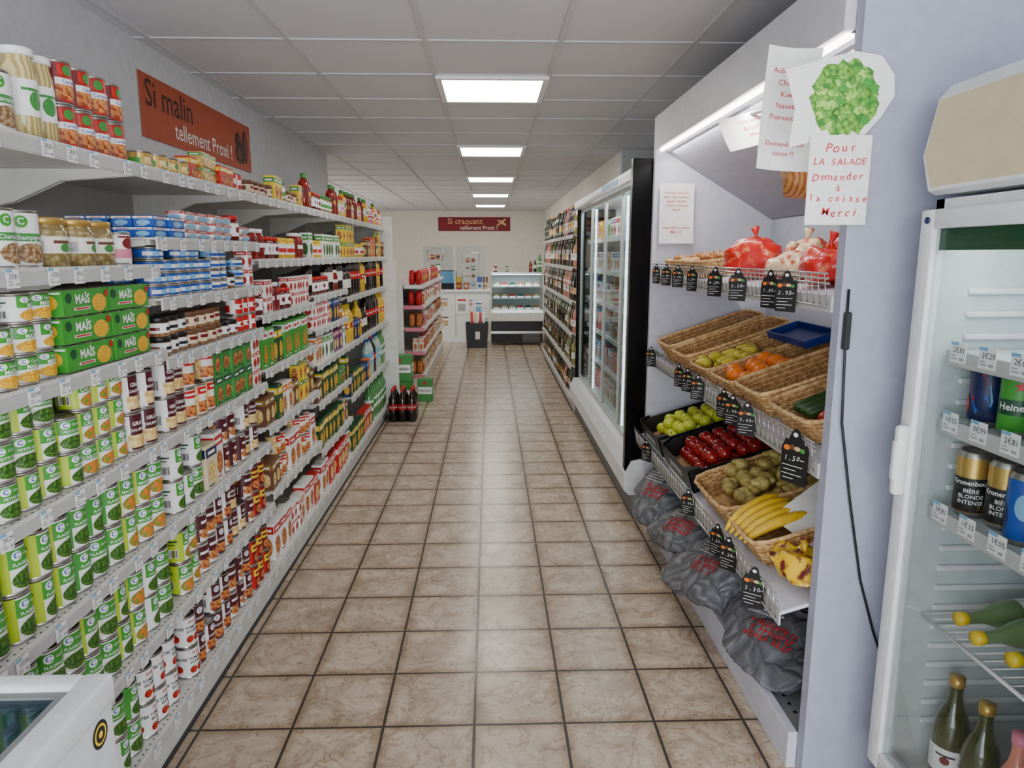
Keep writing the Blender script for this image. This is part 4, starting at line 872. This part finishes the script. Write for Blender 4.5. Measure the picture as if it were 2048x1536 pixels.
m.box(-w+.043,w-.048,-d+.04,d-.045,.55,.565,'fridgein'); put(m,'inner_liner',e)
m=MB(); m.art([('e',0,0,.022,.024,'black'),('e',0,0,.017,.018,'yellow'),('e',0,0,.013,.014,'black'),('e',0,.0,.006,.006,'yellow')],pl(lambda a,hh,ee:(w+.0005+ee,a,hh))); put(m,'round_sticker',e,loc=(0,.465,.768))
for i in range(8):
    m=MB().box(-.055,.055,-.09,.09,0,.12,['lblue','white','lblue','pink'][i%4],.004); m.art([('e',0,.0,.035,.05,['white','stew','lblue'][i%3])],tops(.12))
    put(m,'frozen_food_box',loc=(-1.13+(i%2)*.14,.35+(i//2)*.2,.566),label=f'frozen food box inside the freezer, {["left","right"][i%2]} column, {ordn(i//2)} from the camera',cat='box',group='frozen boxes in the chest freezer')
# ---------------------------------------------------------------- back of the shop
def deli():
    e=empty('deli_case',(.02,12.2,0),'glass fronted deli counter display at the back of the aisle','display case'); W=.9
    put(MB().box(0,W,0,.7,.04,.2,'dark'),'plinth',e)
    b=MB().box(0,W,.0,.7,.2,.24,'steel').box(0,W,.02,.7,.24,.42,'black').prism([(-.05,.42),(-.06,.56),(0,.60),(.7,.6),(.7,.42)],'x',0,W,'white')
    for k in range(6): b.box(.55,.85,-.003,.0,.06+k*.022,.07+k*.022,'grey')
    put(b,'base',e)
    put(MB().prism([(-.03,.6),(.12,1.22),(.125,1.22),(-.025,.6)],'x',.01,W-.01,'glassf'),'glass_front',e)
    for x in (0,W-.02): put(MB().prism([(-.04,.6),(.11,1.25),(.6,1.25),(.65,.6)],'x',x,x+.012,'glass'),'glass_side',e)
    put(MB().box(0,W,.1,.62,1.22,1.25,'steel').box(.02,W-.02,.14,.16,1.205,1.22,'ledsoft'),'top_shelf',e)
    for z in (.8,1.0): put(MB().box(.02,W-.02,.25,.6,z-.012,z,'steel'),'middle_shelf',e)
    put(MB().box(.02,W-.02,.62,.66,.6,1.22,'fridgein'),'back_panel',e)
deli()
for i in range(18):
    m=MB().box(-.06,.06,-.08,.08,0,.03,'white',.006); m.lathe([(0,.02),(.05,.03),(.04,.06),(0,.07)],['stew','creamy','tan','tomato','dgreen'][i%5],n=14)
    put(m,'food_tray',loc=(.12+(i%6)*.14,12.56,[.601,.801,1.001][i//6]),label=f'white tray of food in the deli counter, {ordn(i%6)} from the left, {["lower","middle","upper"][i//6]} level',cat='food tray',group='food trays in the deli counter')
m=MB().box(-1.2,-.0,12.6,13.2,.0,.9,'white',.004).box(-1.22,.01,12.56,13.22,.9,.94,'white',.006); m.box(-.62,-.6,12.595,12.6,.1,.85,'rail')
put(m,'sales_counter',label='white sales counter at the back left of the deli case',cat='counter')
e=empty('plastic_screen',(-.6,12.62,.941),'clear plastic hygiene screen standing on the sales counter','screen')
put(MB().box(-.55,-.05,0,.006,.0,.75,'plexi').box(.02,.52,0,.006,.0,.75,'plexi'),'clear_panel',e); put(MB().box(-.56,-.55,-.02,.03,0,.76,'rail').box(-.03,.0,-.02,.03,0,.76,'rail').box(.52,.53,-.02,.03,0,.76,'rail'),'frame',e)
def rack(x,y,z,w,h,label):
    m=MB()
    for a in (-w/2,w/2):
        for b in (-.06,.06): m.tube([(a,b,0),(a,b,h)],.006,'chrome',n=5)
    for k in range(5):
        zz=.04+(h-.06)*k/4; m.box(-w/2,w/2,-.06,.06,zz,zz+.005,'steel'); m.tube([(-w/2,-.065,zz+.04),(w/2,-.065,zz+.04)],.004,'chrome',n=4)
    put(m,'wire_rack',loc=(x,y,z),label=label,cat='rack')
rack(-.98,12.95,.941,.26,.7,'silver wire rack on the counter, left of the plastic screen')
rack(-.35,13.0,.941,.3,.62,'silver wire rack behind the plastic screen near the deli case')
for i in range(16):
    lft=i<8; x0=(-.98 if lft else -.35); m=MB().box(-.035,.035,-.04,.04,0,.08,['white','tan','red','lblue','cream','orange','white','green'][(i*3)%8],.004); m.art([('r',-.03,.03,.03,.06,['red','white','yellow','navy'][i%4])],front(.08))
    k=(i%8)//2; zz=.941+.0455+(((.64 if lft else .56)/4)*k)
    put(m,'small_packet',loc=(x0-.05+.1*(i%2),12.95 if lft else 13.0,zz),label=f'small packet on the {"left" if lft else "right"} wire rack, {["left","right"][i%2]} spot, {["lowest","second","third","fourth"][k]} tray',cat='packet',group='small packets on the counter racks')
m=MB().box(-.13,.13,-.1,.12,0,.09,'dark',.01).prism([(-.02,.09),(.03,.09),(.1,.32),(.07,.33)],'x',-.15,.15,'black'); m.prism([(-.019,.105),(-.015,.105),(.058,.315),(.054,.315)],'x',-.13,.13,'lblue')
put(m,'cash_register',loc=(-.75,12.8,.941),label='dark cash register with tilted screen on the white counter',cat='cash register')
for i,(x,a,b2,l) in enumerate(((-.55,'red','yellow','red counter display box beside the cash register'),(-.42,'orange','white','orange counter display box in the middle of the counter'),(-.18,'white','blue','white counter display box at the right of the counter'),(-.08,'tan','brown','brown counter display box next to the deli case'))):
    m=MB().box(-.045,.045,-.05,.05,0,.12,a,.003).prism([(.03,.12),(.05,.12),(.05,.22),(.045,.22)],'x',-.045,.045,b2); m.art([('e',0,.06,.03,.03,b2)],front(.1))
    put(m,'display_box',loc=(x,12.72,.941),label=l,cat='box')
NL=['paper notice with red heading taped on the counter front','paper notice with blue heading taped on the counter front','paper notice with grey heading, leftmost on the counter front','small pink notice between the red and blue ones on counter','tan notice low on the counter front under the grey one','blue sheet low on the counter front beside the deli case']
for i,(x,z,wd,hh) in enumerate(((-.5,.5,.22,.32),(-.2,.5,.16,.24),(-.8,.6,.16,.22),(-.34,.62,.1,.16),(-.8,.25,.18,.25),(-.08,.3,.1,.15))):
    m=MB().box(-wd/2,wd/2,-.002,0,0,hh,'paper'); m.art([('r',-wd*.35,wd*.35,hh*.75,hh*.85,['red','blue','grey','dred','brown','navy'][i]),('r',-wd*.3,wd*.3,hh*.2,hh*.6,['label_grey','lblue','tan','pink','tan','lblue'][i])],pl(lambda a,h,e:(a,-.002-e,h)),e0=.001)
    put(m,'paper_notice',loc=(x,12.5945,z),label=NL[i],cat='paper sign')
m=MB(); m.box(-.16,.16,-.13,.13,0,.012,'black')
for q in ((-.17,.17,-.15,-.138),(-.17,.17,.138,.15)): m.prism([(q[0],0),(q[1],0),(q[1]+.02,.42),(q[0]-.02,.42)],'y',q[2],q[3],'black')
for sx in (-1,1): m.prism([(sx*.17,0),(sx*.158,0),(sx*.178,.42),(sx*.19,.42)],'y',-.14,.14,'black')
m.box(-.03,.05,-.153,-.15,.15,.28,'paper')
put(m,'black_bin',loc=(-.22,11.95,0),label='black square bin holding wrapped rolls in front of the counter',cat='bin')
for i in range(7):
    a=random.uniform(-.3,.3); x=-.12+i*.04
    m=MB().tube([(0,0,0),(a*.3,.02,.3),(a*.45,.03,.58)],[.015,.018,.02],['beige','red','white'][i%3],n=8)
    put(m,'wrapped_roll',loc=(-.22+x,11.95+[-.08,.05,-.03,.08,-.07,.03,-.05][i],.014),label=f'wrapped paper roll in the black bin, {ordn(i)} from the left',cat='roll',group='wrapped rolls in the black bin')
for i,x in enumerate((.1,.3,.72,.8,.88)):
    place(['jam','greenjar','ketch','vin','waterg'][i],x,12.6,1.251,0,['red-lidded jar on the deli case, leftmost of five items','green-lidded jar on the deli case, second from left','small sauce bottle on the deli case, middle of five items','dark bottle on the deli case, second from right','green water bottle on the deli case, rightmost'][i],'items on top of the deli case')
# ---------------------------------------------------------------- lights, world, camera
def area(name,loc,rot,sx,sy,p,c):
    l=bpy.data.lights.new(name,'AREA'); l.shape='RECTANGLE'; l.size=sx; l.size_y=sy; l.energy=p; l.color=c
    o=bpy.data.objects.new(name,l); COL.objects.link(o); o.location=loc; o.rotation_euler=rot
area('shop_window_light',(0.2,-1.5,1.2),(PI/2+.08,0,0),4.2,2.2,175,(.94,.97,1))
area('rear_fill_light',(-3.6,11.5,1.5),(PI/2,0,-PI/2),5,1.8,80,(1,.98,.95))  # added fill for the rear area; the wall behind it has no window
area('produce_light',(.965,2.92,2.085),(0,-.4,0),.05,1.9,13,(1,.98,.95))
area('cooler_light',(.905,5.45,1.955),(0,-.3,0),.04,2.7,18,(.94,.98,1))
area('fridge_fill_light',(1.12,1.4,1.6),(0,-.6,0),.05,.45,1.6,(.97,1,1))  # added lamp that brightens the drinks fridge interior
area('deli_fill_light',(.47,12.38,1.19),(0,0,0),.8,.1,5,(1,1,1))  # added lamp to lift the inside of the deli case
w=bpy.data.worlds.new('w'); bpy.context.scene.world=w; w.use_nodes=True
bg=w.node_tree.nodes['Background']; bg.inputs[0].default_value=(.88,.94,1,1); bg.inputs[1].default_value=1.1
th=math.atan(44/1410); p=math.radians(10.4)
Fv=Vector((math.sin(th)*math.cos(p),math.cos(th)*math.cos(p),-math.sin(p))); Rv=Vector((math.cos(th),-math.sin(th),0)); Uv=Rv.cross(Fv)
cam=bpy.data.cameras.new('camera'); cam.sensor_width=36; cam.lens=1410/2048*36; cam.clip_start=.03
co=bpy.data.objects.new('camera',cam); COL.objects.link(co)
M=Matrix((Rv,Uv,-Fv)).transposed().to_4x4(); M.translation=Vector((0,0,1.55)); co.matrix_world=M
bpy.context.scene.camera=co
